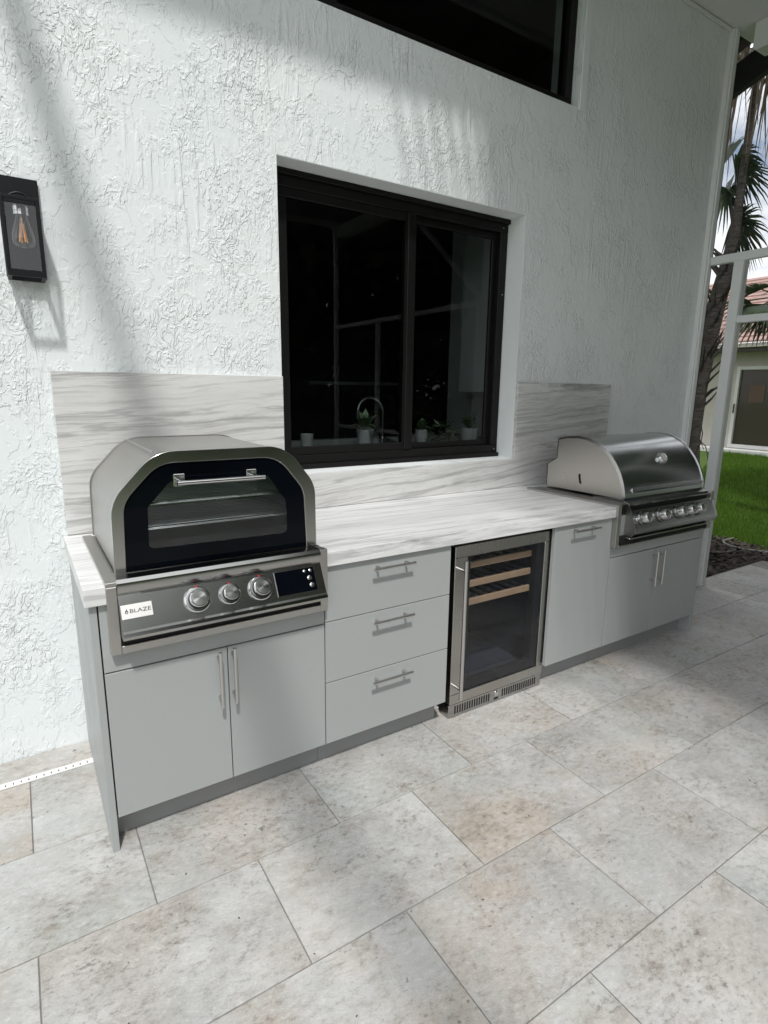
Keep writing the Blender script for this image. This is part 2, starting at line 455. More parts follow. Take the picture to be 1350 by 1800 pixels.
# ------------------------------------------------------------------ mesh helpers
class MB:
    def __init__(self):
        self.v = []
        self.f = []

    def add(self, vs, fs):
        o = len(self.v)
        self.v += [tuple(p) for p in vs]
        self.f += [tuple(i + o for i in f) for f in fs]
        return self

    def box(self, x0, x1, y0, y1, z0, z1, c=0.0):
        if c <= 0:
            vs = [(x, y, z) for z in (z0, z1) for y in (y0, y1) for x in (x0, x1)]
            return self.add(vs, [(0, 2, 3, 1), (4, 5, 7, 6), (0, 1, 5, 4), (2, 6, 7, 3), (0, 4, 6, 2), (1, 3, 7, 5)])
        lo = (x0, y0, z0); hi = (x1, y1, z1)
        vs = []; idx = {}
        for s in [(a, b, d) for a in (0, 1) for b in (0, 1) for d in (0, 1)]:
            for ax in range(3):                       # vertex lying on face 'ax'
                p = [0, 0, 0]
                for k in range(3):
                    e = hi[k] if s[k] else lo[k]
                    if k != ax:
                        e += -c if s[k] else c
                    p[k] = e
                idx[(s, ax)] = len(vs); vs.append(tuple(p))
        fs = []
        for ax in range(3):
            o1, o2 = [k for k in range(3) if k != ax]
            for sd in (0, 1):
                q = []
                for a, b in ((0, 0), (1, 0), (1, 1), (0, 1)):
                    s = [0, 0, 0]; s[ax] = sd; s[o1] = a; s[o2] = b
                    q.append(idx[(tuple(s), ax)])
                fs.append(tuple(q))
        for ax in range(3):                            # edges along ax
            o1, o2 = [k for k in range(3) if k != ax]
            for a in (0, 1):
                for b in (0, 1):
                    s0 = [0, 0, 0]; s1 = [0, 0, 0]
                    s0[o1] = s1[o1] = a; s0[o2] = s1[o2] = b; s0[ax] = 0; s1[ax] = 1
                    s0 = tuple(s0); s1 = tuple(s1)
                    fs.append((idx[(s0, o1)], idx[(s1, o1)], idx[(s1, o2)], idx[(s0, o2)]))
        for s in [(a, b, d) for a in (0, 1) for b in (0, 1) for d in (0, 1)]:
            fs.append((idx[(s, 0)], idx[(s, 1)], idx[(s, 2)]))
        return self.add(vs, fs)

    def prism(self, poly, axis, a0, a1, caps=True):
        """poly in the two other axes (in xyz order), extruded along axis."""
        n = len(poly)
        def pt(p, a):
            q = list(p); q.insert(axis, a); return tuple(q)
        vs = [pt(p, a0) for p in poly] + [pt(p, a1) for p in poly]
        fs = [(i, (i + 1) % n, n + (i + 1) % n, n + i) for i in range(n)]
        if caps:
            fs += [tuple(range(n))[::-1], tuple(range(n, 2 * n))]
        return self.add(vs, fs)

    def ring(self, po, pi, axis, a0, a1):
        """frame between outline po and outline pi (same count), a0..a1 thick."""
        n = len(po)
        def pt(p, a):
            q = list(p); q.insert(axis, a); return tuple(q)
        vs = [pt(p, a0) for p in po] + [pt(p, a0) for p in pi] + [pt(p, a1) for p in po] + [pt(p, a1) for p in pi]
        fs = []
        for i in range(n):
            j = (i + 1) % n
            fs += [(i, j, n + j, n + i), (2 * n + i, 3 * n + i, 3 * n + j, 2 * n + j), (i, 2 * n + i, 2 * n + j, j), (n + i, n + j, 3 * n + j, 3 * n + i)]
        return self.add(vs, fs)

    def tube(self, pts, r, n=10, caps=True):
        pts = [Vector(p) for p in pts]
        rs = r if isinstance(r, (list, tuple)) else [r] * len(pts)
        d0 = (pts[1] - pts[0]).normalized()
        up = Vector((0, 0, 1)) if abs(d0.z) < 0.9 else Vector((1, 0, 0))
        a = d0.cross(up).normalized()
        vs = []
        for i, p in enumerate(pts):
            d = (pts[min(i + 1, len(pts) - 1)] - pts[max(i - 1, 0)]).normalized()
            a = (a - d * a.dot(d)).normalized()
            b = d.cross(a)
            for k in range(n):
                t = 2 * math.pi * k / n
                vs.append(p + (a * math.cos(t) + b * math.sin(t)) * rs[i])
        fs = []
        for i in range(len(pts) - 1):
            for k in range(n):
                k2 = (k + 1) % n
                fs.append((i * n + k, i * n + k2, (i + 1) * n + k2, (i + 1) * n + k))
        if caps:
            fs.append(tuple(range(n))[::-1])
            fs.append(tuple(range((len(pts) - 1) * n, len(pts) * n)))
        return self.add(vs, fs)

    def lathe(self, prof, origin, axis, n=28, close=True):
        """prof: list of (radius, distance along axis)."""
        ax = Vector(axis).normalized(); o = Vector(origin)
        up = Vector((0, 0, 1)) if abs(ax.z) < 0.9 else Vector((1, 0, 0))
        a = ax.cross(up).normalized(); b = ax.cross(a)
        vs = []
        for r, h in prof:
            for k in range(n):
                t = 2 * math.pi * k / n
                vs.append(o + ax * h + (a * math.cos(t) + b * math.sin(t)) * r)
        fs = []
        for i in range(len(prof) - 1):
            for k in range(n):
                k2 = (k + 1) % n
                fs.append((i * n + k, i * n + k2, (i + 1) * n + k2, (i + 1) * n + k))
        if close:
            fs.append(tuple(range(n))[::-1])
            fs.append(tuple(range((len(prof) - 1) * n, len(prof) * n)))
        return self.add(vs, fs)

    def mesh(self, name, mat, off=(0, 0, 0), smooth=True, angle=35):
        me = bpy.data.meshes.new(name)
        me.from_pydata([(p[0] - off[0], p[1] - off[1], p[2] - off[2]) for p in self.v], [], self.f)
        bm = bmesh.new(); bm.from_mesh(me)
        bmesh.ops.recalc_face_normals(bm, faces=bm.faces)
        bm.to_mesh(me); bm.free()
        if smooth:
            me.polygons.foreach_set('use_smooth', [True] * len(me.polygons))
            me.set_sharp_from_angle(angle=R(angle))
        me.materials.append(mat)
        me.update()
        return me


LOC = {}


def thing(name, label, cat, loc=(0, 0, 0), group=None):
    o = bpy.data.objects.new(name, None)
    o.empty_display_size = 0.1
    col.objects.link(o)
    o.location = loc
    o['label'] = label
    o['category'] = cat
    if group:
        o['group'] = group
    LOC[o.name] = tuple(loc)
    return o


def part(name, mb, mat, parent, smooth=True, angle=35, label=None, kind=None):
    """mesh in world coordinates -> child of parent (whose base is at LOC)"""
    off = LOC[parent.name]
    o = bpy.data.objects.new(name, mb.mesh(name, mat, off, smooth, angle))
    col.objects.link(o)
    o.parent = parent
    LOC[o.name] = off
    if label:
        o['label'] = label
    if kind:
        o['kind'] = kind
    return o


def solo(name, mb, mat, label=None, cat=None, kind=None, loc=(0, 0, 0), group=None, smooth=True, angle=35):
    o = bpy.data.objects.new(name, mb.mesh(name, mat, loc, smooth, angle))
    col.objects.link(o)
    o.location = loc
    LOC[o.name] = tuple(loc)
    if label: o['label'] = label
    if cat: o['category'] = cat
    if kind: o['kind'] = kind
    if group: o['group'] = group
    return o


def inst(name, me, parent, loc, rot=(0, 0, 0)):
    """a part that shares its mesh; loc in world coordinates"""
    o = bpy.data.objects.new(name, me)
    col.objects.link(o)
    o.parent = parent
    off = LOC[parent.name]
    o.location = (loc[0] - off[0], loc[1] - off[1], loc[2] - off[2])
    o.rotation_euler = rot
    LOC[o.name] = off
    return o


def rounded(corners, segs=6):
    """corners: (a, b, radius) polygon in order -> rounded outline"""
    out = []
    n = len(corners)
    for i in range(n):
        p0 = Vector(corners[i - 1][:2]); p = Vector(corners[i][:2]); p1 = Vector(corners[(i + 1) % n][:2])
        r = corners[i][2]
        d0 = (p0 - p).normalized(); d1 = (p1 - p).normalized()
        ang = d0.angle(d1)
        t = r / math.tan(ang / 2)
        a = p + d0 * t; b = p + d1 * t
        for k in range(segs + 1):
            u = k / segs
            q = a * (1 - u) ** 2 + p * 2 * u * (1 - u) + b * u * u     # smooth corner
            out.append((q.x, q.y))
    return out


# ================================================================== SETTING: ground
WX0, WX1 = -4.0, 4.29            # stucco wall extent
lawn = MB()
lawn.add([(-80, -80, -0.06), (160, -80, -0.06), (160, 160, -0.06), (-80, 160, -0.06)], [(0, 1, 2, 3)])
lawn_o = solo('lawn_ground', lawn, M['soil'], kind='structure', smooth=False)

patio = MB().box(-4.0, 5.60, -6.5, -0.001, -0.12, -0.0062)
# notch: beside the house the slab starts at the tile edge
patio = MB().box(-4.0, 4.40, -6.5, -0.0015, -0.12, -0.0055).box(4.40, 5.60, -6.5, -0.172, -0.12, -0.0055)
patio_o = solo('patio', patio, M['grout'], kind='structure', smooth=False)
TW, TH, GAP = 0.617, 0.4105, 0.0035
tile_me = MB().box(-TW / 2 + GAP / 2, TW / 2 - GAP / 2, -TH / 2 + GAP / 2, TH / 2 - GAP / 2, -0.010, 0.0, 0.0016).mesh('tile', M['tile'])
rows_y = [-0.1865 - TH * j for j in range(11)]
for j, ytop in enumerate(rows_y):
    first = -0.235 if j % 2 == 0 else 0.07
    k0 = -5
    for k in range(k0, 10):
        xl = first + TW * k
        if xl < -3.0 or xl + TW > 5.62:
            continue
        inst('tile', tile_me, patio_o, (xl + TW / 2, ytop - TH / 2, random.uniform(-0.0008, 0.0004)),
             (random.uniform(-0.0012, 0.0012), random.uniform(-0.0012, 0.0012), 0))
strip_me = MB().box(-TW / 2 + GAP / 2, TW / 2 - GAP / 2, -0.0715, 0.0715, -0.010, 0.0, 0.0016).mesh('tile', M['tile'])
for k in range(-4, 8):
    xl = -0.42 + TW * k
    if xl + TW > 4.41:
        continue
    inst('tile', strip_me, patio_o, (xl + TW / 2, -0.0745, 0))

# trench drain along the wall: rails, cross bars and the dark channel under them
dr = thing('trench_drain', 'white slotted drain strip set in the floor along the stucco wall', 'drain', (0, -0.167, 0))
part('channel', MB().box(-3.0, 4.3, -0.183, -0.151, -0.03, -0.0045), M['darkgap'], dr, False)
part('rail', MB().box(-3.0, 4.3, -0.1835, -0.1755, -0.004, 0.002, 0.0006), M['drain'], dr, False)
part('rail', MB().box(-3.0, 4.3, -0.1585, -0.1500, -0.004, 0.002, 0.0006), M['drain'], dr, False)
bars = MB()
x = -0.7
while x < 0.02:
    bars.box(x + 0.004, x + 0.0255, -0.1755, -0.1585, -0.004, 0.0018)
    x += 0.0255
bars.box(-3.0, -0.7, -0.1755, -0.1585, -0.004, 0.0018)
part('grate_bars', bars, M['drain'], dr, False)

# mulch bed beside the house
mul = MB()
N = 26
vs = []; fs = []
for i in range(N + 1):
    for j in range(N + 1):
        xx = 4.40 + (6.15 - 4.40) * i / N; yy = -0.172 + (3.4 + 0.172) * j / N
        xx += (0.25 * math.sin(yy * 1.1)) * (i / N)
        vs.append((xx, yy, -0.045 + random.uniform(-0.012, 0.012) - (0.02 if i == N else 0)))
for i in range(N):
    for j in range(N):
        a = i * (N + 1) + j
        fs.append((a, a + N + 1, a + N + 2, a + 1))
mul.add(vs, fs)
vs = [(5.605, -0.172 , -0.05), (6.2, -0.172, -0.05), (6.15, -1.6, -0.05), (5.605, -1.6, -0.05)]
mul.add(vs, [(0, 3, 2, 1)])
solo('mulch_bed', mul, M['mulch'], kind='structure')
chips = MB()
for i in range(5200):
    px = random.uniform(4.42, 6.25); py = random.uniform(-0.16, 2.2)
    if random.random() < 0.12:
        px = random.uniform(5.62, 6.2); py = random.uniform(-1.2, -0.1)
    L_ = random.uniform(0.012, 0.05); W_ = random.uniform(0.005, 0.014)
    a = random.uniform(0, math.pi); ti = random.uniform(-0.5, 0.5)
    d = Vector((math.cos(a) * math.cos(ti), math.sin(a) * math.cos(ti), math.sin(ti))) * L_
    s = Vector((-math.sin(a), math.cos(a), random.uniform(-.4, .4))) * W_
    c = Vector((px, py, -0.03 + random.uniform(-0.008, 0.012)))
    chips.add([c - d - s, c + d - s, c + d + s, c - d + s], [(0, 1, 2, 3)])
solo('bark_chips', chips, M['chip'], 'loose dark bark chips covering the planting bed by the patio', 'mulch', kind='stuff', smooth=False)

# grass blades on the lawn in view
gr = MB()
gv = []; gf = []
for i in range(60000):
    t_ = random.random() ** 1.7
    px = 6.0 + 10.4 * t_
    py = random.uniform(-1.8, 2.2) * (0.5 + 0.75 * t_) + 0.25 * (px - 6.0) + 0.35
    if px < 6.15 + 0.25 * math.sin(py * 1.1) and py < 3.4:
        continue
    h = random.uniform(0.03, 0.07) * (1 + 0.5 * t_); w = 0.0035 + 0.006 * t_
    a = random.uniform(0, 6.283); le = random.uniform(0, 0.035)
    n0 = len(gv)
    ca, sa = math.cos(a) * w, math.sin(a) * w
    b = random.uniform(0, 6.283)
    gv += [(px - ca, py - sa, -0.06), (px + ca, py + sa, -0.06), (px + le * math.cos(b), py + le * math.sin(b), -0.06 + h)]
    gf.append((n0, n0 + 1, n0 + 2))
gr.v = gv; gr.f = gf
go = solo('grass', gr, M['grass'], 'short green lawn grass between the planting bed and the neighbouring house', 'grass', kind='stuff', smooth=False)

# ================================================================== HOUSE WALL
house = thing('house', 'white stucco house wall with dark windows behind the outdoor kitchen', 'house', (0, 0, 0))
W0, W1, WZ0, WZ1 = 0.926, 2.444, 1.098, 2.497       # main window opening
U0, U1, UZ0, UZ1 = 0.45, 2.815, 3.130, 3.78         # upper window opening
TOP = 3.97
wall = MB()
T = 0.22
wall.box(WX0, W0, 0, T, -0.1, UZ0)
wall.box(W0, W1, 0, T, -0.1, WZ0)
wall.box(W0, W1, 0, T, WZ1, UZ0)
wall.box(W1, WX1, 0, T, -0.1, UZ0)
wall.box(WX0, U0, 0, T, UZ0, TOP)
wall.box(U0, U1, 0, T, UZ1, TOP)
wall.box(U1, WX1, 0, T, UZ0, TOP)
part('wall', wall, M['stucco'], house, False)
rv = MB()
e = 0.0025
rv.box(W0 - 0.0, W1, 0.001, 0.20, WZ0, WZ0 + e)            # sill face
rv.box(W0, W1, 0.001, 0.20, WZ1 - e, WZ1)
rv.box(W0, W0 + e, 0.001, 0.20, WZ0 + e, WZ1 - e)
rv.box(W1 - e, W1, 0.001, 0.20, WZ0 + e, WZ1 - e)
part('window_reveal', rv, M['reveal'], house, False)
part('side_wall', MB().box(4.22, 4.28, T, 7.0, -0.1, TOP), M['stucco'], house, False)
part('corner_trim', MB().box(WX1 + 0.001, 4.375, -0.030, 0.10, -0.02, TOP - 0.001, 0.004).box(WX1 + 0.012, 4.33, -0.044, -0.0305, -0.02, TOP - 0.001, 0.003), M['white_alu'], house)
part('corner_channel', MB().box(4.377, 4.435, 0.0, 0.08, -0.02, TOP - 0.02, 0.003), M['dark_metal'], house)
part('soffit', MB().box(WX0, 4.60, -0.60, -0.0, TOP, TOP + 0.10), M['soffit'], house, False)
part('fascia', MB().box(WX0, 4.60, -0.645, -0.602, TOP - 0.03, TOP + 0.17, 0.004), M['white_alu'], house)
part('roof_slab', MB().add([(WX0, -0.7, TOP + 0.18), (4.62, -0.7, TOP + 0.18), (4.62, 6, TOP + 2.3), (WX0, 6, TOP + 2.3),
                           (WX0, -0.7, TOP + 0.24), (4.62, -0.7, TOP + 0.24), (4.62, 6, TOP + 2.36), (WX0, 6, TOP + 2.36)],
                          [(0, 1, 2, 3), (4, 7, 6, 5), (0, 4, 5, 1), (1, 5, 6, 2), (2, 6, 7, 3), (3, 7, 4, 0)]), M['roof'], house, False)
tr = MB()
tr.tube([(1.5, -0.012, TOP - 0.012), (4.30, -0.012, TOP - 0.012)], 0.012, 6)
part('soffit_bead', tr, M['soffit'], house)
# dark eave over the side of the house, rising towards the patio
def slanted(x0, x1, ya, za, yb, zb, h):
    return MB().add([(x0, ya, za), (x1, ya, za), (x1, yb, zb), (x0, yb, zb), (x0, ya, za + h), (x1, ya, za + h), (x1, yb, zb + h), (x0, yb, zb + h)],
                    [(0, 3, 2, 1), (4, 5, 6, 7), (0, 1, 5, 4), (1, 2, 6, 5), (2, 3, 7, 6), (3, 0, 4, 7)])
part('rake_board', slanted(4.98, 5.04, 1.6, 3.42, -1.6, 4.50, 0.22), M['dark_metal'], house, False)
part('rake_board', slanted(4.86, 4.975, 1.6, 3.70, -1.6, 4.78, 0.10), M['dark_wood'], house, False)
part('side_soffit', slanted(4.44, 4.855, 1.6, 3.80, -1.6, 4.88, 0.03), M['dark_metal'], house, False)

# main sliding window
win = part('window', MB().box(W0 + 0.004, W1 - 0.004, 0.13, 0.19, WZ0 + 0.004, WZ0 + 0.075, 0.003)
           .box(W0 + 0.004, W1 - 0.004, 0.13, 0.19, WZ1 - 0.075, WZ1 - 0.004, 0.003)
           .box(W0 + 0.004, W0 + 0.060, 0.131, 0.189, WZ0 + 0.0755, WZ1 - 0.0755, 0.003)
           .box(W1 - 0.060, W1 - 0.004, 0.131, 0.189, WZ0 + 0.0755, WZ1 - 0.0755, 0.003)
           .box(W0 + 0.004, W1 - 0.004, 0.112, 0.1295, WZ0 + 0.004, WZ0 + 0.028, 0.002)
           .box(W0 + 0.004, W1 - 0.004, 0.112, 0.1295, WZ1 - 0.028, WZ1 - 0.004, 0.002), M['frame'], house, label='black aluminium sliding window frame')
xm = 1.735
sa = MB()
def sashrect(mb, x0, x1, z0, z1, w, y0, y1):
    mb.box(x0, x1, y0, y1, z0, z0 + w, 0.003).box(x0, x1, y0, y1, z1 - w, z1, 0.003)
    mb.box(x0, x0 + w, y0 + .001, y1 - .001, z0 + w + .0005, z1 - w - .0005, 0.003).box(x1 - w, x1, y0 + .001, y1 - .001, z0 + w + .0005, z1 - w - .0005, 0.003)
    return mb
part('sash', sashrect(MB(), W0 + 0.0605, xm + 0.022, WZ0 + 0.0755, WZ1 - 0.0755, 0.042, 0.134, 0.158), M['frame'], win)
part('sash', sashrect(MB(), xm - 0.022, W1 - 0.0605, WZ0 + 0.0755, WZ1 - 0.0755, 0.034, 0.162, 0.186), M['frame'], win)
part('meeting_stile', MB().box(xm - 0.034, xm + 0.036, 0.1305, 0.1335, WZ0 + 0.0765, WZ1 - 0.0765).box(xm - 0.020, xm + 0.022, 0.122, 0.130, WZ0 + 0.0765, WZ1 - 0.0765, 0.003), M['frame'], win)
part('pane', MB().box(W0 + 0.10, xm - 0.019, 0.144, 0.149, WZ0 + 0.116, WZ1 - 0.116), M['window_glass'], win, False)
part('pane', MB().box(xm + 0.011, W1 - 0.094, 0.172, 0.177, WZ0 + 0.109, WZ1 - 0.109), M['window_glass'], win, False)
for (sx, sz) in ((W1 - 0.03, WZ0 + 0.05), (W1 - 0.045, WZ1 - 0.05), (W1 - 0.028, WZ1 - 0.42), (xm, WZ1 - 0.18)):
    part('screw', MB().lathe([(0.004, 0.0), (0.0035, 0.0016)], (sx, 0.1298, sz), (0, -1, 0), 8), M['handle'], win)
# upper window
up = part('window', sashrect(MB(), U0 + 0.003, U1 - 0.003, UZ0 + 0.003, UZ1 - 0.003, 0.055, 0.05, 0.12), M['frame'], house, label='black framed high window under the soffit')
part('pane', MB().box(U0 + 0.058, U1 - 0.058, 0.082, 0.088, UZ0 + 0.058, UZ1 - 0.058), M['window_glass'], up, False)
part('trim', MB().box(U1 + 0.002, U1 + 0.055, -0.010, -0.0005, UZ0 - 0.01, UZ1 + 0.05, 0.003), M['reveal'], up)
# rooms behind the glass
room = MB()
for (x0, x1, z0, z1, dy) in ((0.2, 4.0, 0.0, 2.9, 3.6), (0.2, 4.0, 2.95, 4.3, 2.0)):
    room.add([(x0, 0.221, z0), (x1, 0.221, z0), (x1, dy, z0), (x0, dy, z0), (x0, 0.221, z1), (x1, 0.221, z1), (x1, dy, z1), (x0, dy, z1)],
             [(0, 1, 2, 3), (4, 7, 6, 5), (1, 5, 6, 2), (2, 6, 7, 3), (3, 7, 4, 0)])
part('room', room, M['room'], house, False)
part('room_return', MB().box(2.722, 2.80, 0.222, 1.0, 1.186, 2.85), M['room_white'], house, False)

# ================================================================== BACKSPLASH AND COUNTERTOP
bs = thing('backsplash', 'grey streaked stone backsplash slabs stepped around the window', 'backsplash', (0, 0, 0.92))
part('slab', MB().box(-0.010, W0 - 0.0005, -0.020, -0.0012, 0.9215, 1.562, 0.0015), M['splash'], bs)
part('slab', MB().box(W0 + 0.0005, W1 - 0.0005, -0.0202, -0.0012, 0.9215, 1.0965, 0.0015), M['splash'], bs)
part('slab', MB().box(W1 + 0.0005, 3.335, -0.020, -0.0012, 0.9215, 1.562, 0.0015), M['splash'], bs)

ZB, ZT = 0.864, 0.920
ct = thing('countertop', 'white streaked stone countertop cut out for the oven and the grill', 'countertop', (0, 0, ZB))
def slabprism(poly):
    mb = MB()
    mb.prism(poly, 2, ZB, ZT)
    return mb
o1, o2 = 0.045, 0.772          # oven cut-out
g1, g2 = 2.478, 3.400          # grill cut-out
outline = [(-0.025, -0.751), (o1, -0.751), (o1, -0.105), (o2, -0.105), (o2, -0.751), (g1, -0.751), (g1, -0.125), (g2, -0.125), (g2, -0.735), (3.425, -0.735), (3.425, -0.0012), (-0.025, -0.0012)]
ctm = part('slab', slabprism(outline), M['counter'], ct, False)
bv = ctm.modifiers.new('bevel', 'BEVEL'); bv.width = 0.002; bv.segments = 2; bv.limit_method = 'ANGLE'

# ================================================================== CABINETS
YF, YB = -0.734, -0.714        # front face / back of the fronts
ZD0, ZD1 = 0.122, 0.632
def bar_pull(length, vertical):
    mb = MB()
    h = length / 2; s = h - 0.028; so = 0.036
    if vertical:
        mb.tube([(0, -so, -h), (0, -so, h)], 0.006, 14)
        for q in (-s, s): mb.tube([(0, 0.0, q), (0, -so, q)], 0.0048, 10)
    else:
        mb.tube([(-h, -so, 0), (h, -so, 0)], 0.006, 14)
        for q in (-s, s): mb.tube([(q, 0.0, 0), (q, -so, 0)], 0.0048, 10)
    return mb.mesh('handle', M['handle'])
PULL_H = bar_pull(0.193, False)
PULL_V = bar_pull(0.205, True)
def front(name, x0, x1, z0, z1, parent):
    return part(name, MB().box(x0, x1, YF, YB, z0, z1, 0.0012), M['cabinet'], parent)

c1 = thing('oven_cabinet', 'grey two-door cabinet under the pizza oven with left end panel', 'cabinet', (0.38, -0.37, 0), 'outdoor kitchen cabinets')
part('end_panel', MB().box(-0.014, 0.008, YF, -0.0012, 0.0005, ZB - 0.001, 0.0012), M['cabinet'], c1)
part('carcass', MB().box(0.009, 0.771, -0.7115, -0.03, ZD0 - 0.004, 0.690), M['carcass'], c1, False)
part('toe_kick', MB().box(0.009, 0.771, -0.655, -0.635, 0.0005, ZD0 - 0.005), M['toe'], c1, False)
front('top_panel', 0.0125, 0.7695, 0.637, ZB - 0.002, c1)
d = front('door', 0.0125, 0.3945, ZD0, ZD1, c1); inst('handle', PULL_V, d, (0.362, YF, 0.532))
d = front('door', 0.398, 0.7695, ZD0, ZD1, c1); inst('handle', PULL_V, d, (0.411, YF, 0.536))
c2 = thing('drawer_cabinet', 'grey three-drawer cabinet between the pizza oven and the wine fridge', 'cabinet', (1.07, -0.37, 0), 'outdoor kitchen cabinets')
part('carcass', MB().box(0.7725, 1.376, -0.7115, -0.03, ZD0 - 0.004, ZB - 0.002), M['carcass'], c2, False)
part('toe_kick', MB().box(0.7725, 1.376, -0.655, -0.635, 0.0005, ZD0 - 0.005), M['toe'], c2, False)
for (z0, z1, hz) in ((ZD0, 0.3835, 0.345), (0.387, 0.6365, 0.603), (0.640, ZB - 0.002, 0.826)):
    d = front('drawer_front', 0.7735, 1.3765, z0, z1, c2)
    inst('handle', PULL_H, d, (1.068, YF, hz))
c3 = thing('pull_out_cabinet', 'tall narrow grey cabinet door with one short pull beside the wine fridge', 'cabinet', (2.25, -0.37, 0), 'outdoor kitchen cabinets')
part('carcass', MB().box(2.052, 2.481, -0.7115, -0.03, ZD0 - 0.004, ZB - 0.002), M['carcass'], c3, False)
part('toe_kick', MB().box(2.052, 2.481, -0.655, -0.635, 0.0005, ZD0 - 0.005), M['toe'], c3, False)
d = front('door', 2.030, 2.4805, ZD0, ZB - 0.002, c3); inst('handle', PULL_H, d, (2.236, YF, 0.831))
c4 = thing('grill_cabinet', 'grey two-door cabinet under the stainless grill with right end panel', 'cabinet', (2.95, -0.37, 0), 'outdoor kitchen cabinets')
part('carcass', MB().box(2.4835, 3.384, -0.7115, -0.03, ZD0 - 0.004, 0.690), M['carcass'], c4, False)
part('toe_kick', MB().box(2.4835, 3.384, -0.655, -0.635, 0.0005, ZD0 - 0.005), M['toe'], c4, False)
front('top_panel', 2.4845, 3.379, 0.637, ZB - 0.002, c4)
d = front('door', 2.4845, 2.911, ZD0, ZD1, c4); inst('handle', PULL_V, d, (2.876, YF, 0.520))
d = front('door', 2.9145, 3.379, ZD0, ZD1, c4); inst('handle', PULL_V, d, (2.942, YF, 0.520))
part('end_panel', MB().box(3.386, 3.422, -0.722, -0.0012, 0.0005, ZB - 0.001, 0.0012), M['cabinet'], c4)

# ================================================================== WINE FRIDGE
wf = thing('wine_fridge', 'stainless framed wine fridge with dark glass door and wooden shelves', 'fridge', (1.73, -0.37, 0))
F0, F1 = 1.426, 2.040
FY = -0.706
part('cabinet_body', MB().box(F0 + .012, F0 + .03, -0.655, -0.08, 0.07, 0.850).box(F1 - .03, F1 - .012, -0.655, -0.08, 0.07, 0.850)
     .box(F0 + .0305, F1 - .0305, -0.655, -0.08, 0.825, 0.850).box(F0 + .0305, F1 - .0305, -0.655, -0.08, 0.07, 0.105)
     .box(F0 + .0305, F1 - .0305, -0.12, -0.08, 0.1055, 0.8245), M['fridge_in'], wf, False)
dz0, dz1 = 0.072, 0.838
gx0, gx1, gz0, gz1 = 1.500, 1.997, 0.121, 0.785
fr = MB()
fr.box(F0, F1, FY, -0.662, dz0, gz0, 0.002).box(F0, F1, FY, -0.662, gz1, dz1, 0.002)
fr.box(F0, gx0, FY, -0.662, gz0 + .0004, gz1 - .0004, 0.002).box(gx1, F1, FY, -0.662, gz0 + .0004, gz1 - .0004, 0.002)
door = part('door', fr, M['steel_v'], wf)
part('glass', MB().box(gx0 + .0005, gx1 - .0005, -0.700, -0.694, gz0 + .0005, gz1 - .0005), M['fridge_glass'], door, False)
part('gasket', MB().box(gx0 + .0005, gx0 + 0.028, -0.692, -0.664, gz0 + .001, gz1 - .001).box(gx1 - 0.045, gx1 - .0005, -0.692, -0.664, gz0 + .001, gz1 - .001)
     .box(gx0 + .0285, gx1 - .0455, -0.692, -0.664, gz0 + .001, gz0 + 0.045), M['darkgap'], door, False)
part('handle', MB().tube([(1.447, -0.757, 0.123), (1.447, -0.757, 0.785)], 0.009, 16).tube([(1.447, FY, 0.17), (1.447, -0.757, 0.17)], 0.007, 10)
     .tube([(1.447, FY, 0.735), (1.447, -0.757, 0.735)], 0.007, 10), M['handle'], door)
for zs in (0.722, 0.630, 0.541):
    sh = part('shelf_front', MB().box(1.504, 1.958, -0.660, -0.645, zs - 0.0155, zs + 0.0155, 0.002), M['wood'], wf)
    rk = MB()
    rk.tube([(1.508, -0.644, zs - 0.004), (1.508, -0.15, zs - 0.004)], 0.0035, 6).tube([(1.954, -0.644, zs - 0.004), (1.954, -0.15, zs - 0.004)], 0.0035, 6)
    for k in range(8):
        xx = 1.515 + k * 0.061
        rk.box(xx - 0.012, xx + 0.012, -0.644, -0.15, zs - 0.002, zs + 0.006)
    part('rack', rk, M['rackslat'], sh)
part('kick_base', MB().box(F0, F1, -0.700, -0.64, 0.0006, 0.068, 0.002), M['steel'], wf)
for k in range(36):
    if 15 <= k <= 19:
        continue
    xx = 1.462 + k * 0.0152
    part('vent_slot', MB().box(xx, xx + 0.0068, -0.7012, -0.690, 0.017, 0.056), M['darkgap'], wf, False)
part('lock', MB().lathe([(0.012, 0), (0.012, 0.003), (0.009, 0.005), (0.004, 0.005), (0.0035, 0.003)], (1.727, -0.7, 0.045), (0, -1, 0), 20), M['spun'], wf)
part('lock_plate', MB().box(1.713, 1.741, -0.7012, -0.6995, 0.014, 0.024), M['darkgap'], wf)
part('hinge', MB().box(F1 - 0.05, F1 - 0.004, -0.704, -0.66, 0.0685, 0.0715), M['steel'], wf)

# ================================================================== PIZZA OVEN
po = thing('pizza_oven', 'stainless countertop pizza oven with black glass door and three knobs', 'oven', (0.41, -0.40, ZT))
OY = -0.690
outer = rounded([(0.070, 0.936, 0.001), (0.076, 1.169, 0.125), (0.210, 1.313, 0.15), (0.642, 1.313, 0.15), (0.754, 1.169, 0.125), (0.756, 0.936, 0.001)], 7)
inner = rounded([(0.104, 0.940, 0.001), (0.111, 1.159, 0.10), (0.220, 1.275, 0.12), (0.612, 1.275, 0.12), (0.708, 1.153, 0.10), (0.716, 0.940, 0.001)], 7)
glas = rounded([(0.106, 0.942, 0.001), (0.113, 1.158, 0.10), (0.221, 1.273, 0.12), (0.611, 1.273, 0.12), (0.706, 1.152, 0.10), (0.714, 0.942, 0.001)], 7)
clear = rounded([(0.176, 1.004, 0.02), (0.180, 1.138, 0.02), (0.252, 1.216, 0.03), (0.575, 1.216, 0.03), (0.642, 1.120, 0.02), (0.644, 1.000, 0.02)], 7)
shell = MB()
n = len(outer)
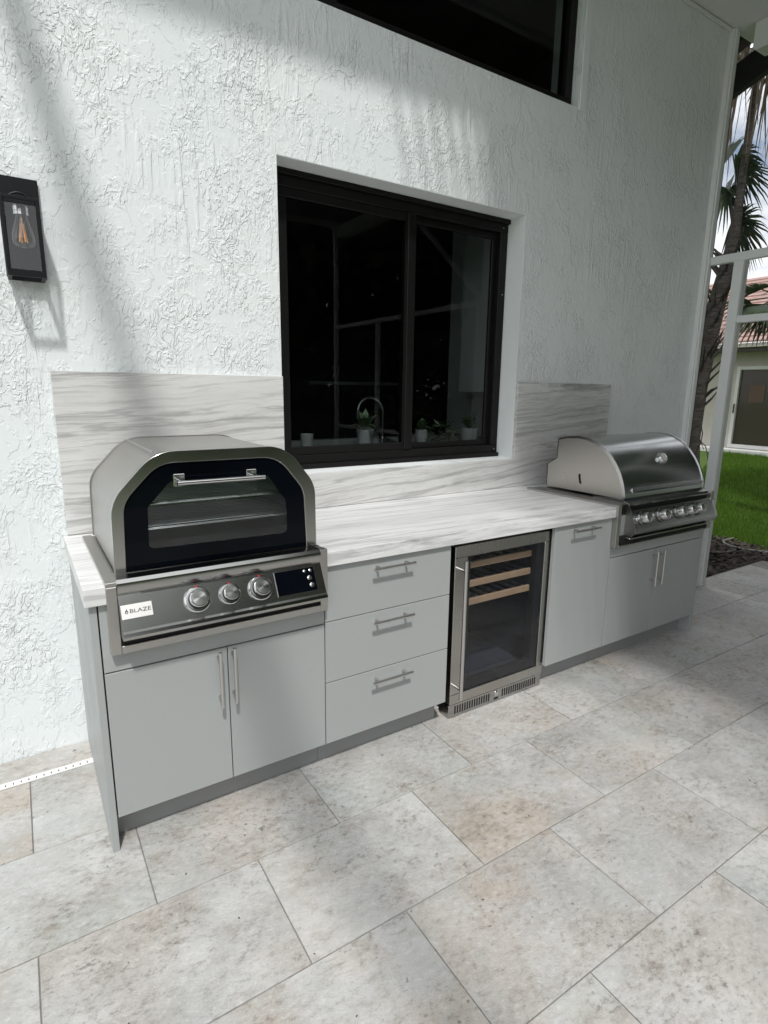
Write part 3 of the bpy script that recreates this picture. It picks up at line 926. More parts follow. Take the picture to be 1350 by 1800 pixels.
off = lambda pl, s: [((p[0] - 0.413) * s + 0.413, (p[1] - 1.08) * s + 1.08) for p in pl]
oi_ = off(outer, 0.986)
shell.ring(oi_, off(outer, 0.965), 1, -0.675, -0.125)
part('hood_shell', shell, M['steel_soft'], po, angle=25)
part('back_panel', MB().prism(outer, 1, -0.124, -0.112), M['steel_soft'], po)
frm = part('door_frame', MB().ring(outer, inner, 1, OY - 0.012, OY + 0.0145), M['steel'], po, angle=25)
bvf = frm.modifiers.new('bevel', 'BEVEL'); bvf.width = 0.002; bvf.segments = 2; bvf.limit_method = 'ANGLE'; bvf.angle_limit = R(50)
dg = part('door_glass', MB().ring(glas, clear, 1, OY - 0.006, OY + 0.002), M['black_glass'], po, label='black glass oven door', angle=20)
part('viewing_window', MB().prism(clear, 1, OY - 0.0055, OY - 0.001), M['oven_glass'], dg, angle=20)
hd = MB()
hd.tube([(0.262, -0.752, 1.216), (0.545, -0.752, 1.216)], [0.0072, 0.0072], 16)
for hx in (0.282, 0.520):
    hd.box(hx - 0.010, hx + 0.010, -0.750, OY - 0.0065, 1.209, 1.223, 0.002)
    hd.box(hx - 0.020, hx + 0.016, -0.7, OY - 0.0062, 1.198, 1.238, 0.002)
part('handle', hd, M['steel_shiny'], dg)
cv = MB()
cin = off(outer, 0.945)
cv.ring(cin, off(outer, 0.94), 1, -0.672, -0.15)
cv.prism(cin, 1, -0.1495, -0.146)
cv.box(0.095, 0.735, -0.672, -0.15, 0.955, 0.965)
part('cavity', cv, M['cavity'], po, angle=25)
for zr in (1.140, 1.058):
    rk = MB()
    rk.tube([(0.12, -0.655, zr), (0.71, -0.655, zr)], 0.003, 6).tube([(0.12, -0.18, zr), (0.71, -0.18, zr)], 0.003, 6)
    for k in range(16):
        yy = -0.655 + k * 0.0305
        rk.tube([(0.12, yy, zr + 0.004), (0.71, yy, zr + 0.004)], 0.0016, 5)
    part('rack', rk, M['wire'], po)
seam = MB()
seam.box(0.2105, 0.213, -0.672, -0.128, 1.3070, 1.3092).box(0.298, 0.3005, -0.45, -0.128, 1.3070, 1.3092)
part('hood_seam', seam, M['steel_shiny'], po)
# insulated jacket: rail on the counter, strips round the control panel
jk = MB()
jk.box(0.034, 0.066, -0.765, -0.108, ZT + 0.0005, ZT + 0.014, 0.001).box(0.0665, 0.096, -0.70, -0.108, ZT + 0.0005, ZT + 0.009, 0.001)
jk.box(0.034, 0.064, -0.7655, -0.7355, 0.702, ZT, 0.0015)
jk.box(0.0645, 0.7405, -0.7655, -0.7355, 0.702, 0.727, 0.0015)
jk.box(0.741, 0.7695, -0.7655, -0.7355, 0.702, 0.938, 0.0015)
jk.box(0.741, 0.7695, -0.7350, -0.108, ZT + 0.0005, ZT + 0.014, 0.001)
part('jacket', jk, M['steel_soft'], po)
prof = [(-0.668, 0.9345), (-0.742, 0.9415), (-0.758, 0.9385), (-0.768, 0.929), (-0.7705, 0.915), (-0.768, 0.901), (-0.7635, 0.893), (-0.7615, 0.8895), (-0.8130, 0.7920), (-0.8210, 0.7870), (-0.8250, 0.7770), (-0.8225, 0.7670), (-0.8100, 0.7625), (-0.736, 0.7605), (-0.736, 0.80), (-0.668, 0.80)]
part('control_panel', MB().prism(prof, 0, 0.0648, 0.7402), M['steel'], po, angle=28)
part('drip_gap', MB().box(0.0652, 0.740, -0.757, -0.7358, 0.7275, 0.760), M['darkgap'], po, False)
fa = Vector((0, -0.7615, 0.8895)); fb = Vector((0, -0.8130, 0.7920))
fdir = (fb - fa).normalized(); fn = Vector((0, fdir.z, -fdir.y)).normalized()
if fn.y > 0: fn = -fn
def onface(xx, zz, h=0.0):
    t_ = (zz - fa.z) / (fb.z - fa.z)
    p = fa + (fb - fa) * t_
    return Vector((xx, p.y, p.z)) + fn * h
def facebox(mb, x0, x1, z0, z1, h0, h1):
    c_ = [onface(x0, z0), onface(x1, z0), onface(x1, z1), onface(x0, z1)]
    vs_ = [p + fn * h0 for p in c_] + [p + fn * h1 for p in c_]
    return mb.add(vs_, [(0, 3, 2, 1), (4, 5, 6, 7), (0, 1, 5, 4), (1, 2, 6, 5), (2, 3, 7, 6), (3, 0, 4, 7)])
for (kx, ks) in ((0.292, 1.34), (0.397, 1.14), (0.502, 1.34)):
    o_ = onface(kx, 0.842)
    kb = part('knob', MB().lathe([(0.031 * ks, 0.0005), (0.031 * ks, 0.008), (0.0285 * ks, 0.011), (0.025 * ks, 0.0115)], o_, fn, 32), M['steel_shiny'], po)
    part('grip', MB().lathe([(0.021 * ks, 0.0118), (0.021 * ks, 0.034), (0.0195 * ks, 0.036), (0.0165 * ks, 0.0362)], o_, fn, 32), M['steel_shiny'], kb)
    part('cap', MB().lathe([(0.0162 * ks, 0.0363), (0.0158 * ks, 0.0368), (0.0005, 0.0372)], o_, fn, 32), M['spun'], kb)
    part('collar', MB().lathe([(0.0225 * ks, 0.0117), (0.0225 * ks, 0.015), (0.0212 * ks, 0.0155)], o_, fn, 32), M['darkgap'], kb)
    part('red_glow_dot', MB().tube([o_ + fn * 0.010 + fdir * (-0.0315 * ks) + Vector((dx, 0, 0)) for dx in (-0.003, 0.004)], 0.0026, 6), M['red'], kb)  # plain red colour stands in for the red glow above the knob
disp = facebox(MB(), 0.561, 0.708, 0.806, 0.880, 0.0004, 0.003)
dsp = part('display', disp, M['black_glass'], po, False)
bz = MB()
facebox(bz, 0.5585, 0.7105, 0.8042, 0.8058, 0.0003, 0.0036); facebox(bz, 0.5585, 0.7105, 0.8802, 0.8818, 0.0003, 0.0036)
facebox(bz, 0.5592, 0.5608, 0.8059, 0.8801, 0.0003, 0.0036); facebox(bz, 0.7082, 0.7100, 0.8059, 0.8801, 0.0003, 0.0036)
part('bezel', bz, M['steel_shiny'], dsp, False)
for (bx_, bz_, br) in ((0.672, 0.870, 0.0055), (0.694, 0.870, 0.0055), (0.686, 0.847, 0.0085), (0.690, 0.824, 0.0085)):
    part('button', MB().lathe([(br, 0.0031), (br, 0.0048), (br * 0.7, 0.0056), (0.0005, 0.0058)], onface(bx_, bz_), fn, 16), M['spun'], dsp)
ft = MB(); facebox(ft, 0.13, 0.555, 0.8868, 0.8882, 0.0003, 0.0012)
part('panel_seam', ft, M['darkgap'], po, False)
bdg = part('badge', facebox(MB(), 0.068, 0.156, 0.824, 0.862, 0.0004, 0.0022), M['badge'], po, False)

def text_mesh(body, size, sx, mat):
    cu_ = bpy.data.curves.new('lettering', 'FONT')
    cu_.body = body; cu_.size = size; cu_.extrude = 0.0003; cu_.align_x = 'LEFT'
    to = bpy.data.objects.new('lettering_source', cu_)
    col.objects.link(to)
    dg_ = bpy.context.evaluated_depsgraph_get()
    me = bpy.data.meshes.new_from_object(to.evaluated_get(dg_))
    bpy.data.objects.remove(to); bpy.data.curves.remove(cu_)
    for v_ in me.vertices: v_.co.x *= sx
    me.materials.clear(); me.materials.append(mat)
    return me
lm = text_mesh('BLAZE', 0.0165, 1.32, M['ink'])
zax = fn; xax = Vector((1, 0, 0)); yax = -fdir
rotm = Matrix((xax, yax, zax)).transposed()
p_ = onface(0.0905, 0.8385, 0.0026)
lt = inst('lettering', lm, bdg, p_, rotm.to_euler())
fl = MB()
pts = [(0.0, 0.0), (0.0035, 0.001), (0.0048, 0.005), (0.0035, 0.009), (0.0022, 0.0105), (0.0016, 0.0155), (-0.0008, 0.0115), (-0.0035, 0.008), (-0.0046, 0.0042), (-0.0032, 0.001)]
pin = [(x_ * 0.5, 0.0016 + y_ * 0.45) for x_, y_ in pts]
base = onface(0.0825, 0.8375, 0.0)
P3 = lambda q, h: base + xax * q[0] + yax * q[1] + fn * h
n_ = len(pts)
fl.add([P3(q, 0.0028) for q in pts] + [P3(q, 0.0028) for q in pin], [(i, (i + 1) % n_, n_ + (i + 1) % n_, n_ + i) for i in range(n_)])
part('flame_mark', fl, M['ink'], bdg, False)

# ================================================================== GRILL
gl = thing('gas_grill', 'built-in stainless gas grill with rounded hood and row of knobs', 'grill', (2.99, -0.43, ZT))
G0, G1 = 2.600, 3.376
arc = [(-0.232, 1.236), (-0.300, 1.250), (-0.380, 1.256), (-0.440, 1.250), (-0.500, 1.232), (-0.554, 1.203), (-0.600, 1.165), (-0.638, 1.120), (-0.668, 1.072), (-0.690, 1.020), (-0.702, 0.975), (-0.705, 0.946)]
sm = []
for i in range(len(arc) - 1):
    sm.append(arc[i]); sm.append(((arc[i][0] + arc[i + 1][0]) / 2 , (arc[i][1] + arc[i + 1][1]) / 2 ))
sm.append(arc[-1])
hood_prof = sm + [(-0.232, 0.946)]
hood = part('hood', MB().prism(sm + [(q[0] + 0.012, q[1] - 0.012) for q in sm[::-1]], 0, G0 + 0.004, G1 - 0.004), M['steel_hood'], gl, angle=40)
endp = [(p[0] * 0.996 + 0.001, p[1] * 0.998) for p in sm]
for (xa, xb) in ((G0 - 0.002, G0 + 0.0035), (G1 - 0.0035, G1 + 0.002)):
    rim = MB()
    so_ = [(q[0] - 0.004, q[1] + 0.004) for q in sm]
    si_ = [(q[0] + 0.010, q[1] - 0.010) for q in sm]
    k_ = len(sm)
    rim.prism(so_ + si_[::-1], 0, xa - 0.002, xb + 0.002)
    part('hood_rim', rim, M['steel_shiny'], gl, angle=40)
    part('hood_end', MB().prism([(-0.160, 0.940), (-0.156, 1.074), (-0.226, 1.118), (-0.230, 1.234)] + endp + [(-0.703, 0.940)], 0, xa, xb), M['steel_end'], gl, False)
for xa in (G0 - 0.003, G1 + 0.003):
    part('end_edge', MB().tube([(xa, -0.160, 0.942), (xa, -0.156, 1.074), (xa, -0.226, 1.118), (xa, -0.230, 1.236)], 0.003, 6), M['steel_dark'], gl)
part('rear_housing', MB().prism([(-0.158, 0.936), (-0.158, 1.07), (-0.228, 1.115), (-0.228, 0.936)], 0, G0 + 0.006, G1 - 0.006), M['steel_soft'], gl, False)
slot = MB()
sp = [(-0.412 + 0.012 * math.sin(a * 1.6), 0.986 + 0.056 * a) for a in [k / 8 for k in range(9)]]
slot.prism([(y_ - 0.007, z_) for y_, z_ in sp] + [(y_ + 0.007, z_) for y_, z_ in sp[::-1]], 0, G0 - 0.0032, G0 - 0.0018)
part('side_slot', slot, M['darkgap'], gl, False)
for (y_, z_) in ((-0.285, 1.035), (-0.305, 1.022), (-0.30, 1.005), (-0.262, 1.012)):
    part('bolt', MB().lathe([(0.004, 0), (0.003, 0.002)], (G0 - 0.002, y_, z_), (-1, 0, 0), 8), M['steel_shiny'], gl)
# raised pressing along the hood front (long rounded rectangle)
pr = MB()
for (z_, y_) in ((0.9905, -0.7005), (0.9735, -0.7045)):
    pr.tube([(2.668, y_, z_), (3.352, y_, z_)], 0.0042, 8)
pr.tube([(2.668, -0.7005, 0.9905), (2.6615, -0.7028, 0.982), (2.668, -0.7045, 0.9735)], 0.0042, 8)
pr.tube([(3.352, -0.7005, 0.9905), (3.3585, -0.7028, 0.982), (3.352, -0.7045, 0.9735)], 0.0042, 8)
part('hood_pressing', pr, M['steel_shiny'], hood)
tn = Vector((0, -0.80, 0.60)).normalized()
th = part('thermometer', MB().lathe([(0.036, -0.006), (0.036, 0.012), (0.033, 0.018), (0.027, 0.019), (0.026, 0.016)], (3.028, -0.628, 1.134), tn, 28), M['steel_shiny'], hood)
part('dial', MB().lathe([(0.0258, 0.0161), (0.0005, 0.0163)], (3.028, -0.628, 1.134), tn, 28), M['dial'], th)
# ledge, control box, jacket
part('ledge', MB().prism([(-0.52, 0.9355), (-0.712, 0.9385), (-0.742, 0.931), (-0.752, 0.921), (-0.748, 0.912), (-0.72, 0.908), (-0.52, 0.908)], 0, G0 - 0.018, G1 + 0.018), M['steel'], gl, angle=28)
part('vent_gap', MB().box(G0 - 0.012, G1 + 0.012, -0.738, -0.70, 0.8925, 0.9075), M['darkgap'], gl, False)
gp = [(-0.70, 0.892), (-0.752, 0.892), (-0.760, 0.888), (-0.799, 0.790), (-0.801, 0.781), (-0.795, 0.774), (-0.778, 0.752), (-0.70, 0.752)]
part('control_panel', MB().prism(gp, 0, G0 - 0.016, G1 + 0.016), M['steel'], gl, angle=28)
for (xa, xb) in ((G0 - 0.0205, G0 - 0.0163), (G1 + 0.0163, G1 + 0.0205)):
    part('panel_end', MB().prism([(-0.716, 0.9355), (-0.744, 0.925), (-0.764, 0.892), (-0.805, 0.787), (-0.803, 0.776), (-0.780, 0.748), (-0.716, 0.748)], 0, xa, xb), M['steel_soft'], gl, False)
vs3 = MB()
for k in range(3):
    yy = -0.728 - k * 0.008
    vs3.add([(G0 - 0.0208, yy, 0.905), (G0 - 0.0208, yy - 0.003, 0.905), (G0 - 0.0208, yy - 0.003 + 0.002, 0.922), (G0 - 0.0208, yy + 0.002, 0.922),
             (G0 - 0.0200, yy, 0.905), (G0 - 0.0200, yy - 0.003, 0.905), (G0 - 0.0200, yy - 0.003 + 0.002, 0.922), (G0 - 0.0200, yy + 0.002, 0.922)],
            [(0, 1, 2, 3), (4, 7, 6, 5), (0, 4, 5, 1), (1, 5, 6, 2), (2, 6, 7, 3), (3, 7, 4, 0)])
part('vent_slit', vs3, M['darkgap'], gl, False)
ga = Vector((0, -0.760, 0.888)); gb = Vector((0, -0.799, 0.790))
gd = (gb - ga).normalized(); gn = Vector((0, gd.z, -gd.y))
if gn.y > 0: gn = -gn
for kx in (2.665, 2.835, 3.005, 3.100, 3.195):
    o_ = Vector((kx, 0, 0)) + ga + (gb - ga) * 0.46
    kb = part('knob', MB().lathe([(0.040, 0.0004), (0.040, 0.006), (0.035, 0.013), (0.031, 0.014)], o_, gn, 30), M['steel_dark'], gl)
    part('grip', MB().lathe([(0.0295, 0.0142), (0.0285, 0.042), (0.025, 0.049), (0.013, 0.051), (0.0005, 0.0512)], o_, gn, 30), M['spun'], kb)
for kx in (2.607, 3.290):
    o_ = Vector((kx, 0, 0)) + ga + (gb - ga) * 0.46
    part('rotisserie_button', MB().lathe([(0.013, 0.0004), (0.013, 0.012), (0.010, 0.016), (0.0005, 0.0165)], o_, gn, 20), M['steel_shiny'], gl)
jk = MB()
jk.box(2.470, 2.500, -0.7655, -0.7355, 0.698, ZT + 0.012, 0.0015)
jk.box(2.5005, 3.3690, -0.7655, -0.7355, 0.698, 0.706, 0.0015)
jk.box(3.3695, 3.3990, -0.7655, -0.7355, 0.698, ZT + 0.012, 0.0015)
jk.box(2.470, 2.506, -0.7350, -0.118, ZT + 0.0005, ZT + 0.011, 0.001).box(2.5065, 2.590, -0.7350, -0.118, ZT + 0.002, ZT + 0.007, 0.001)
jk.box(3.363, 3.399, -0.7350, -0.118, ZT + 0.0005, ZT + 0.011, 0.001)
part('jacket', jk, M['steel_soft'], gl)
part('drip_gap', MB().box(2.502, 3.368, -0.757, -0.7358, 0.7065, 0.7515), M['darkgap'], gl, False)
part('drip_tray_lip', MB().box(2.56, 3.33, -0.785, -0.7585, 0.737, 0.746, 0.002), M['steel'], gl)

# ================================================================== WALL LANTERN
wl = thing('wall_lantern', 'black box wall lantern with clear glass and amber filament bulb', 'wall lamp', (-0.05, 0, 1.87))
LX0, LX1, LZ0, LZ1, LY0, LY1 = -0.110, 0.004, 1.872, 2.126, -0.142, -0.024
part('back_plate', MB().box(-0.112, 0.012, -0.0195, -0.0005, 1.885, 2.216, 0.002), M['lantern'], wl)
t_ = 0.011
fm = MB()
fm.box(LX0, LX1, LY0, LY0 + 0.013, LZ0, LZ0 + 0.022, 0.0015).box(LX0, LX1, LY1 - 0.013, LY1, LZ0, LZ0 + 0.022, 0.0015)
fm.box(LX0, LX0 + 0.013, LY0 + 0.0135, LY1 - 0.0135, LZ0, LZ0 + 0.022, 0.0015).box(LX1 - 0.013, LX1, LY0 + 0.0135, LY1 - 0.0135, LZ0, LZ0 + 0.022, 0.0015)
fm.box(LX0 + 0.003, LX1 - 0.003, LY0 + 0.003, LY1, LZ1 - 0.012, LZ1, 0.0015)
for (xa, xb) in ((LX0, LX0 + t_), (LX1 - t_, LX1)):
    for (ya, yb) in ((LY0, LY0 + t_), (LY1 - t_, LY1)):
        fm.box(xa, xb, ya, yb, LZ0 + 0.0222, LZ1 - 0.0122, 0.001)
fm.box(LX0 + t_ + .0005, LX1 - t_ - .0005, LY0 + 0.0005, LY0 + t_, LZ1 - 0.024, LZ1 - 0.0125, 0.001)
fm.box(LX0 + 0.012, LX1 - 0.012, LY1 + 0.0005, -0.0198, LZ0 + 0.01, LZ1 - 0.01)
part('cage', fm, M['lantern'], wl)
arcp = [(-0.090 + 0.074 * k / 10, -0.10, 2.126 + 0.020 * math.sin(math.pi * k / 10)) for k in range(11)]
part('carry_loop', MB().tube(arcp, 0.003, 8), M['lantern'], wl)
part('cap_arm', MB().box(-0.075, -0.030, -0.085, -0.0200, 2.127, 2.139, 0.001), M['lantern'], wl)
part('pane', MB().box(LX0 + t_ + .001, LX1 - t_ - .001, LY0 + 0.004, LY0 + 0.0065, LZ0 + 0.0225, LZ1 - 0.0245), M['lantern_glass'], wl, False)
part('pane', MB().box(LX0 + 0.004, LX0 + 0.0065, LY0 + t_ + .001, LY1 - t_ - .001, LZ0 + 0.0225, LZ1 - 0.013), M['lantern_glass'], wl, False)
part('pane', MB().box(LX1 - 0.0065, LX1 - 0.004, LY0 + t_ + .001, LY1 - t_ - .001, LZ0 + 0.0225, LZ1 - 0.013), M['lantern_glass'], wl, False)
bx_, by_ = -0.051, -0.083
bu = part('bulb', MB().lathe([(0.018, 2.078), (0.020, 2.065), (0.026, 2.045), (0.033, 2.018), (0.0355, 2.000), (0.032, 1.984), (0.021, 1.972), (0.0005, 1.967)], (bx_, by_, 0), (0, 0, 1), 24, close=False), M['bulb_glass'], wl)
part('socket', MB().lathe([(0.023, 2.078), (0.023, 2.088), (0.021, 2.089), (0.023, 2.090), (0.023, 2.112)], (bx_, by_, 0), (0, 0, 1), 20), M['steel_shiny'], bu)
fi = MB()
for k in range(4):
    a = math.pi / 2 * k + 0.4
    fi.tube([(bx_ + 0.004 * math.cos(a), by_ + 0.004 * math.sin(a), 2.052), (bx_ + 0.013 * math.cos(a), by_ + 0.013 * math.sin(a), 1.992)], 0.0026, 6)
fi.tube([(bx_, by_, 2.07), (bx_, by_, 2.046)], 0.003, 6)
part('filament', fi, M['filament'], bu)

# ================================================================== SCREEN ENCLOSURE
se = thing('screen_enclosure', 'white aluminium pool screen frame at the end of the patio', 'screen frame', (4.35, -0.3, 0))
def member(x0, x1, y0, y1, z0, z1, name='post'):
    return part(name, MB().box(x0, x1, y0, y1, z0, z1, 0.003), M['white_alu'], se)
SX0, SX1 = 4.325, 4.375
member(SX0, SX1 + 0.03, -0.283, -0.215, 0.0005, 2.4395)
member(SX0, SX1, -2.20, -2.13, 0.0005, 2.4395)
member(SX0, SX1, -4.40, -4.33, 0.0005, 2.4395)
member(SX0, SX1, -5.60, -0.0445, 2.440, 2.497, 'rail')
member(SX0 + 0.004, SX1 - 0.004, -2.129, -0.2835, 2.012, 2.062, 'rail')
member(SX0 + 0.004, SX1 - 0.004, -2.129, -1.30, 0.90, 0.95, 'rail')
member(SX0 + 0.004, SX1 - 0.004, -1.299, -1.235, 0.0005, 2.0115)
member(SX0, SX1, -5.60, -2.2005, 0.90, 0.95, 'rail')
part('top_beam', MB().prism(rounded([(-0.135, 3.80, 0.03), (-5.6, 3.80, 0.03), (-5.6, TOP - 0.002, 0.005), (-0.135, TOP - 0.002, 0.005)], 5), 0, 4.36, 4.50), M['white_alu'], se)
dgn = MB().tube([(4.35, -3.65, 3.80), (4.35, -2.15, 2.50)], 0.032, 4)
part('brace', dgn, M['white_alu'], se, False)
# solid roof over the grill end of the patio: dark board ceiling between a white edge beam and the screen wall
pr_ = thing('patio_roof', 'solid patio roof over the grill end with a dark board ceiling', 'roof', (3.2, -3.1, TOP + 0.02))
part('edge_beam', MB().box(1.84, 1.90, -5.6, -0.65, TOP + 0.0, TOP + 0.16, 0.002), M['white_alu'], pr_)
part('roof_panel', MB().box(1.901, 5.0, -5.6, -0.65, TOP + 0.075, TOP + 0.15), M['soffit'], pr_, False)
for k in range(20):
    xa = 1.903 + k * 0.1545
    part('ceiling_board', MB().box(xa, xa + 0.150, -5.6, -0.65, TOP + 0.055, TOP + 0.074, 0.003), M['dark_wood'], pr_)
for (sx_, sw_) in ((1.785, 0.050), (1.695, 0.042), (1.600, 0.036), (1.500, 0.030), (1.395, 0.025), (1.280, 0.020)):  # added unseen slats that soften the shadow edge of the roof
    part('shadow_softener_slat', MB().box(sx_ - sw_ / 2, sx_ + sw_ / 2, -5.6, -0.65, TOP + 0.05, TOP + 0.075, 0.002), M['white_alu'], pr_)
# roof rafters and the front wall of the enclosure (seen only in the window glass)
for rx in (-0.285, -2.5):
    part('rafter', MB().box(rx - 0.042, rx + 0.042, -5.6, -0.65, 3.97, 4.12, 0.002), M['white_alu'], se)
for py in range(2):
    px = 4.35 - py * 11.0
    part('front_post', MB().box(px - 0.03, px + 0.03, -5.66, -5.602, 0.0005, 3.96, 0.002), M['white_alu'], se)
part('front_beam', MB().box(-6.7, 4.40, -5.70, -5.602, 3.9605, 4.1, 0.002), M['white_alu'], se)
part('screen', MB().box(4.349, 4.3495, -0.214, -0.0445, 0.02, 2.439), M['screen'], se, False)
part('screen', MB().box(4.349, 4.3495, -1.234, -0.2845, 2.063, 2.439), M['screen'], se, False)
part('screen', MB().box(4.349, 4.3495, -1.234, -0.2845, 0.02, 2.011), M['screen'], se, False)
part('screen', MB().box(4.349, 4.3495, -2.12, -0.0445, 2.4975, 3.79), M['screen'], se, False)

# ================================================================== NEIGHBOURING HOUSE
HX = 16.6
nh = thing('neighbour_house', 'beige house with pink tiled roof and sliding glass door across the lawn', 'house', (HX, 5.0, -0.06))
dy0, dy1, dzt = 4.05, 5.72, 2.18
hw = MB()
hw.box(HX, HX + 0.25, dy1 + 0.0, 14.0, -0.05, 2.72).box(HX, HX + 0.25, -6.0, 2.60, -0.05, 2.72).box(HX, HX + 0.25, 2.60, dy1, dzt + 0.07, 2.72).box(HX, HX + .25, 2.60, dy1, -0.05, 0.06)
hw.box(HX + 0.25, HX + 9, 13.75, 14.0, -0.05, 2.72)
part('wall', hw, M['house'], nh, False)
fd = MB()
fd.box(HX - 0.06, HX + 0.10, dy1 - 0.09, dy1 - .001, 0.06, dzt + 0.07, 0.004).box(HX - 0.06, HX + 0.10, 2.601, dy1 - 0.091, dzt - 0.02, dzt + 0.068, 0.004)
fd.box(HX - 0.06, HX + 0.10, 2.601, dy1 - 0.091, 0.061, 0.16, 0.004).box(HX - 0.05, HX + 0.09, 4.05, 4.14, 0.161, dzt - 0.021, 0.004)
sd = part('sliding_door', fd, M['white_trim'], nh)
part('pane', MB().box(HX + 0.02, HX + 0.03, 4.141, dy1 - 0.0915, 0.162, dzt - 0.022), M['door_dark'], sd, False)
part('pane', MB().box(HX + 0.02, HX + 0.03, 2.602, 4.049, 0.162, dzt - 0.022), M['door_dark'], sd, False)
part('door_card', MB().box(HX + 0.006, HX + 0.0195, 4.98, 5.36, 1.30, 1.75), M['door_panel'], sd, False)
part('handle', MB().box(HX - 0.085, HX - 0.061, dy1 - 0.06, dy1 - 0.03, 1.0, 1.25, 0.003), M['dark_metal'], sd)
part('plinth', MB().box(HX - 0.55, HX - 0.0005, -6.0, 14.0, -0.058, 0.045), M['white_trim'], nh, False)
part('fascia', MB().box(HX - 0.62, HX - 0.58, -6.4, 14.4, 2.60, 2.80), M['dark_wood'], nh, False)
part('gutter', MB().box(HX - 0.70, HX - 0.621, -6.4, 14.4, 2.70, 2.80, 0.006), M['house'], nh, False)
part('eave_soffit', MB().box(HX - 0.579, HX - 0.0005, -6.4, 14.4, 2.625, 2.66), M['dark_wood'], nh, False)
rise = math.tan(R(24))
ncour = 17
for k in range(ncour):
    xa = HX - 0.72 + 0.34 * k
    za = 2.815 + (0.34 * k) * rise
    cs = part('roof_course', MB().add([(xa, -6.5, za + 0.0), (xa + 0.37, -6.5, za + 0.37 * rise - 0.028), (xa + 0.37, 14.5 - 0.25 * k, za + 0.37 * rise - 0.028), (xa, 14.5 - 0.25 * k, za),
                                  (xa, -6.5, za + 0.048), (xa + 0.37, -6.5, za + 0.37 * rise + 0.010), (xa + 0.37, 14.5 - 0.25 * k, za + 0.37 * rise + 0.010), (xa, 14.5 - 0.25 * k, za + 0.048)],
                                 [(0, 1, 2, 3), (4, 7, 6, 5), (0, 4, 5, 1), (1, 5, 6, 2), (2, 6, 7, 3), (3, 7, 4, 0)]), M['roof'], nh, False)

# ================================================================== PALMS
def fan_leaf(mb, base, d, length, droop, nb=22, spread=2.5, roll=0.0, w=0.02):
    d = Vector(d).normalized()
    up_ = Vector((0, 0, 1))
    s = d.cross(up_)
    if s.length < 1e-3: s = Vector((1, 0, 0))
    s.normalize()
    nrm = s.cross(d).normalized()
    s2 = s * math.cos(roll) + nrm * math.sin(roll)
    n2 = nrm * math.cos(roll) - s * math.sin(roll)
    for k in range(nb):
        a = (k / (nb - 1) - 0.5) * spread + random.uniform(-0.03, 0.03)
        L_ = length * (1.0 - 0.22 * abs(a) / spread * 2) * random.uniform(0.86, 1.05)
        dd = d * math.cos(a) + s2 * math.sin(a)
        pts = []
        for q in (0.0, 0.45, 0.78, 1.0):
            p = Vector(base) + dd * L_ * q + n2 * (0.10 * length * q * (1 - q)) - up_ * (droop * L_ * q ** 2.2)
            pts.append(p)
        sd_ = dd.cross(n2).normalized()
        ws = [0.35 * w, w, 0.6 * w, 0.06 * w]
        vs_ = []
        for p, ww in zip(pts, ws):
            vs_ += [p - sd_ * ww, p + sd_ * ww]
        mb.add(vs_, [(0, 1, 3, 2), (2, 3, 5, 4), (4, 5, 7, 6)])


def px_ray(u_, v_):
    return cf + cx * ((u_ - 675.0) / 1001.04) - cu * ((v_ - 900.0) / 1001.04)
def at_x(u_, v_, X):
    d_ = px_ray(u_, v_)
    return CAM + d_ * ((X - CAM.x) / d_.x)

PX = 7.0
pt = thing('fan_palm', 'leaning fan palm with hanging dry leaves beyond the screen frame', 'palm tree', tuple(at_x(1215, 860, PX)))
tp = [at_x(u_, v_, PX) for u_, v_ in ((1212, 870), (1216, 770), (1228, 680), (1244, 600), (1258, 540), (1275, 480), (1290, 420), (1300, 350), (1310, 280), (1322, 190), (1336, 110), (1345, 60))]
part('trunk', MB().tube(tp, [0.105, 0.095, 0.10, 0.105, 0.10, 0.085, 0.062, 0.046, 0.040, 0.036, 0.036, 0.05], 12), M['trunk'], pt)
top = tp[-1]
cr = MB()
for k in range(16):
    a = 2 * math.pi * k / 16 + random.uniform(-.2, .2); el = random.uniform(-0.2, 1.1)
    d_ = Vector((math.cos(a) * math.cos(el), math.sin(a) * math.cos(el), math.sin(el)))
    b_ = top + d_ * 0.55
    cr.tube([top, b_], 0.012, 5)
    fan_leaf(cr, b_, d_, 0.85, 0.35, 20, 2.6)
part('crown', cr, M['palm_leaf'], pt, False)
dk = MB()
for k in range(70):
    a = random.uniform(0, 6.283); r_ = random.uniform(0.05, 0.5)
    p0 = top + Vector((math.cos(a) * r_, math.sin(a) * r_, random.uniform(-0.25, 0.10)))
    L_ = random.uniform(0.6, 1.35)
    q = random.uniform(0, 3.14)
    w_ = Vector((math.cos(q), math.sin(q), 0)) * random.uniform(0.006, 0.016)
    sway = Vector((random.uniform(-.12, .12), random.uniform(-.12, .12), 0))
    pts = [p0, p0 + sway * 0.4 - Vector((0, 0, L_ * 0.5)), p0 + sway - Vector((0, 0, L_))]
    dk.add([pts[0] - w_, pts[0] + w_, pts[1] + w_, pts[1] - w_, pts[2] + w_ * .2, pts[2] - w_ * .2], [(0, 1, 2, 3), (3, 2, 4, 5)])
part('dry_leaf_skirt', dk, M['palm_dead'], pt, False)

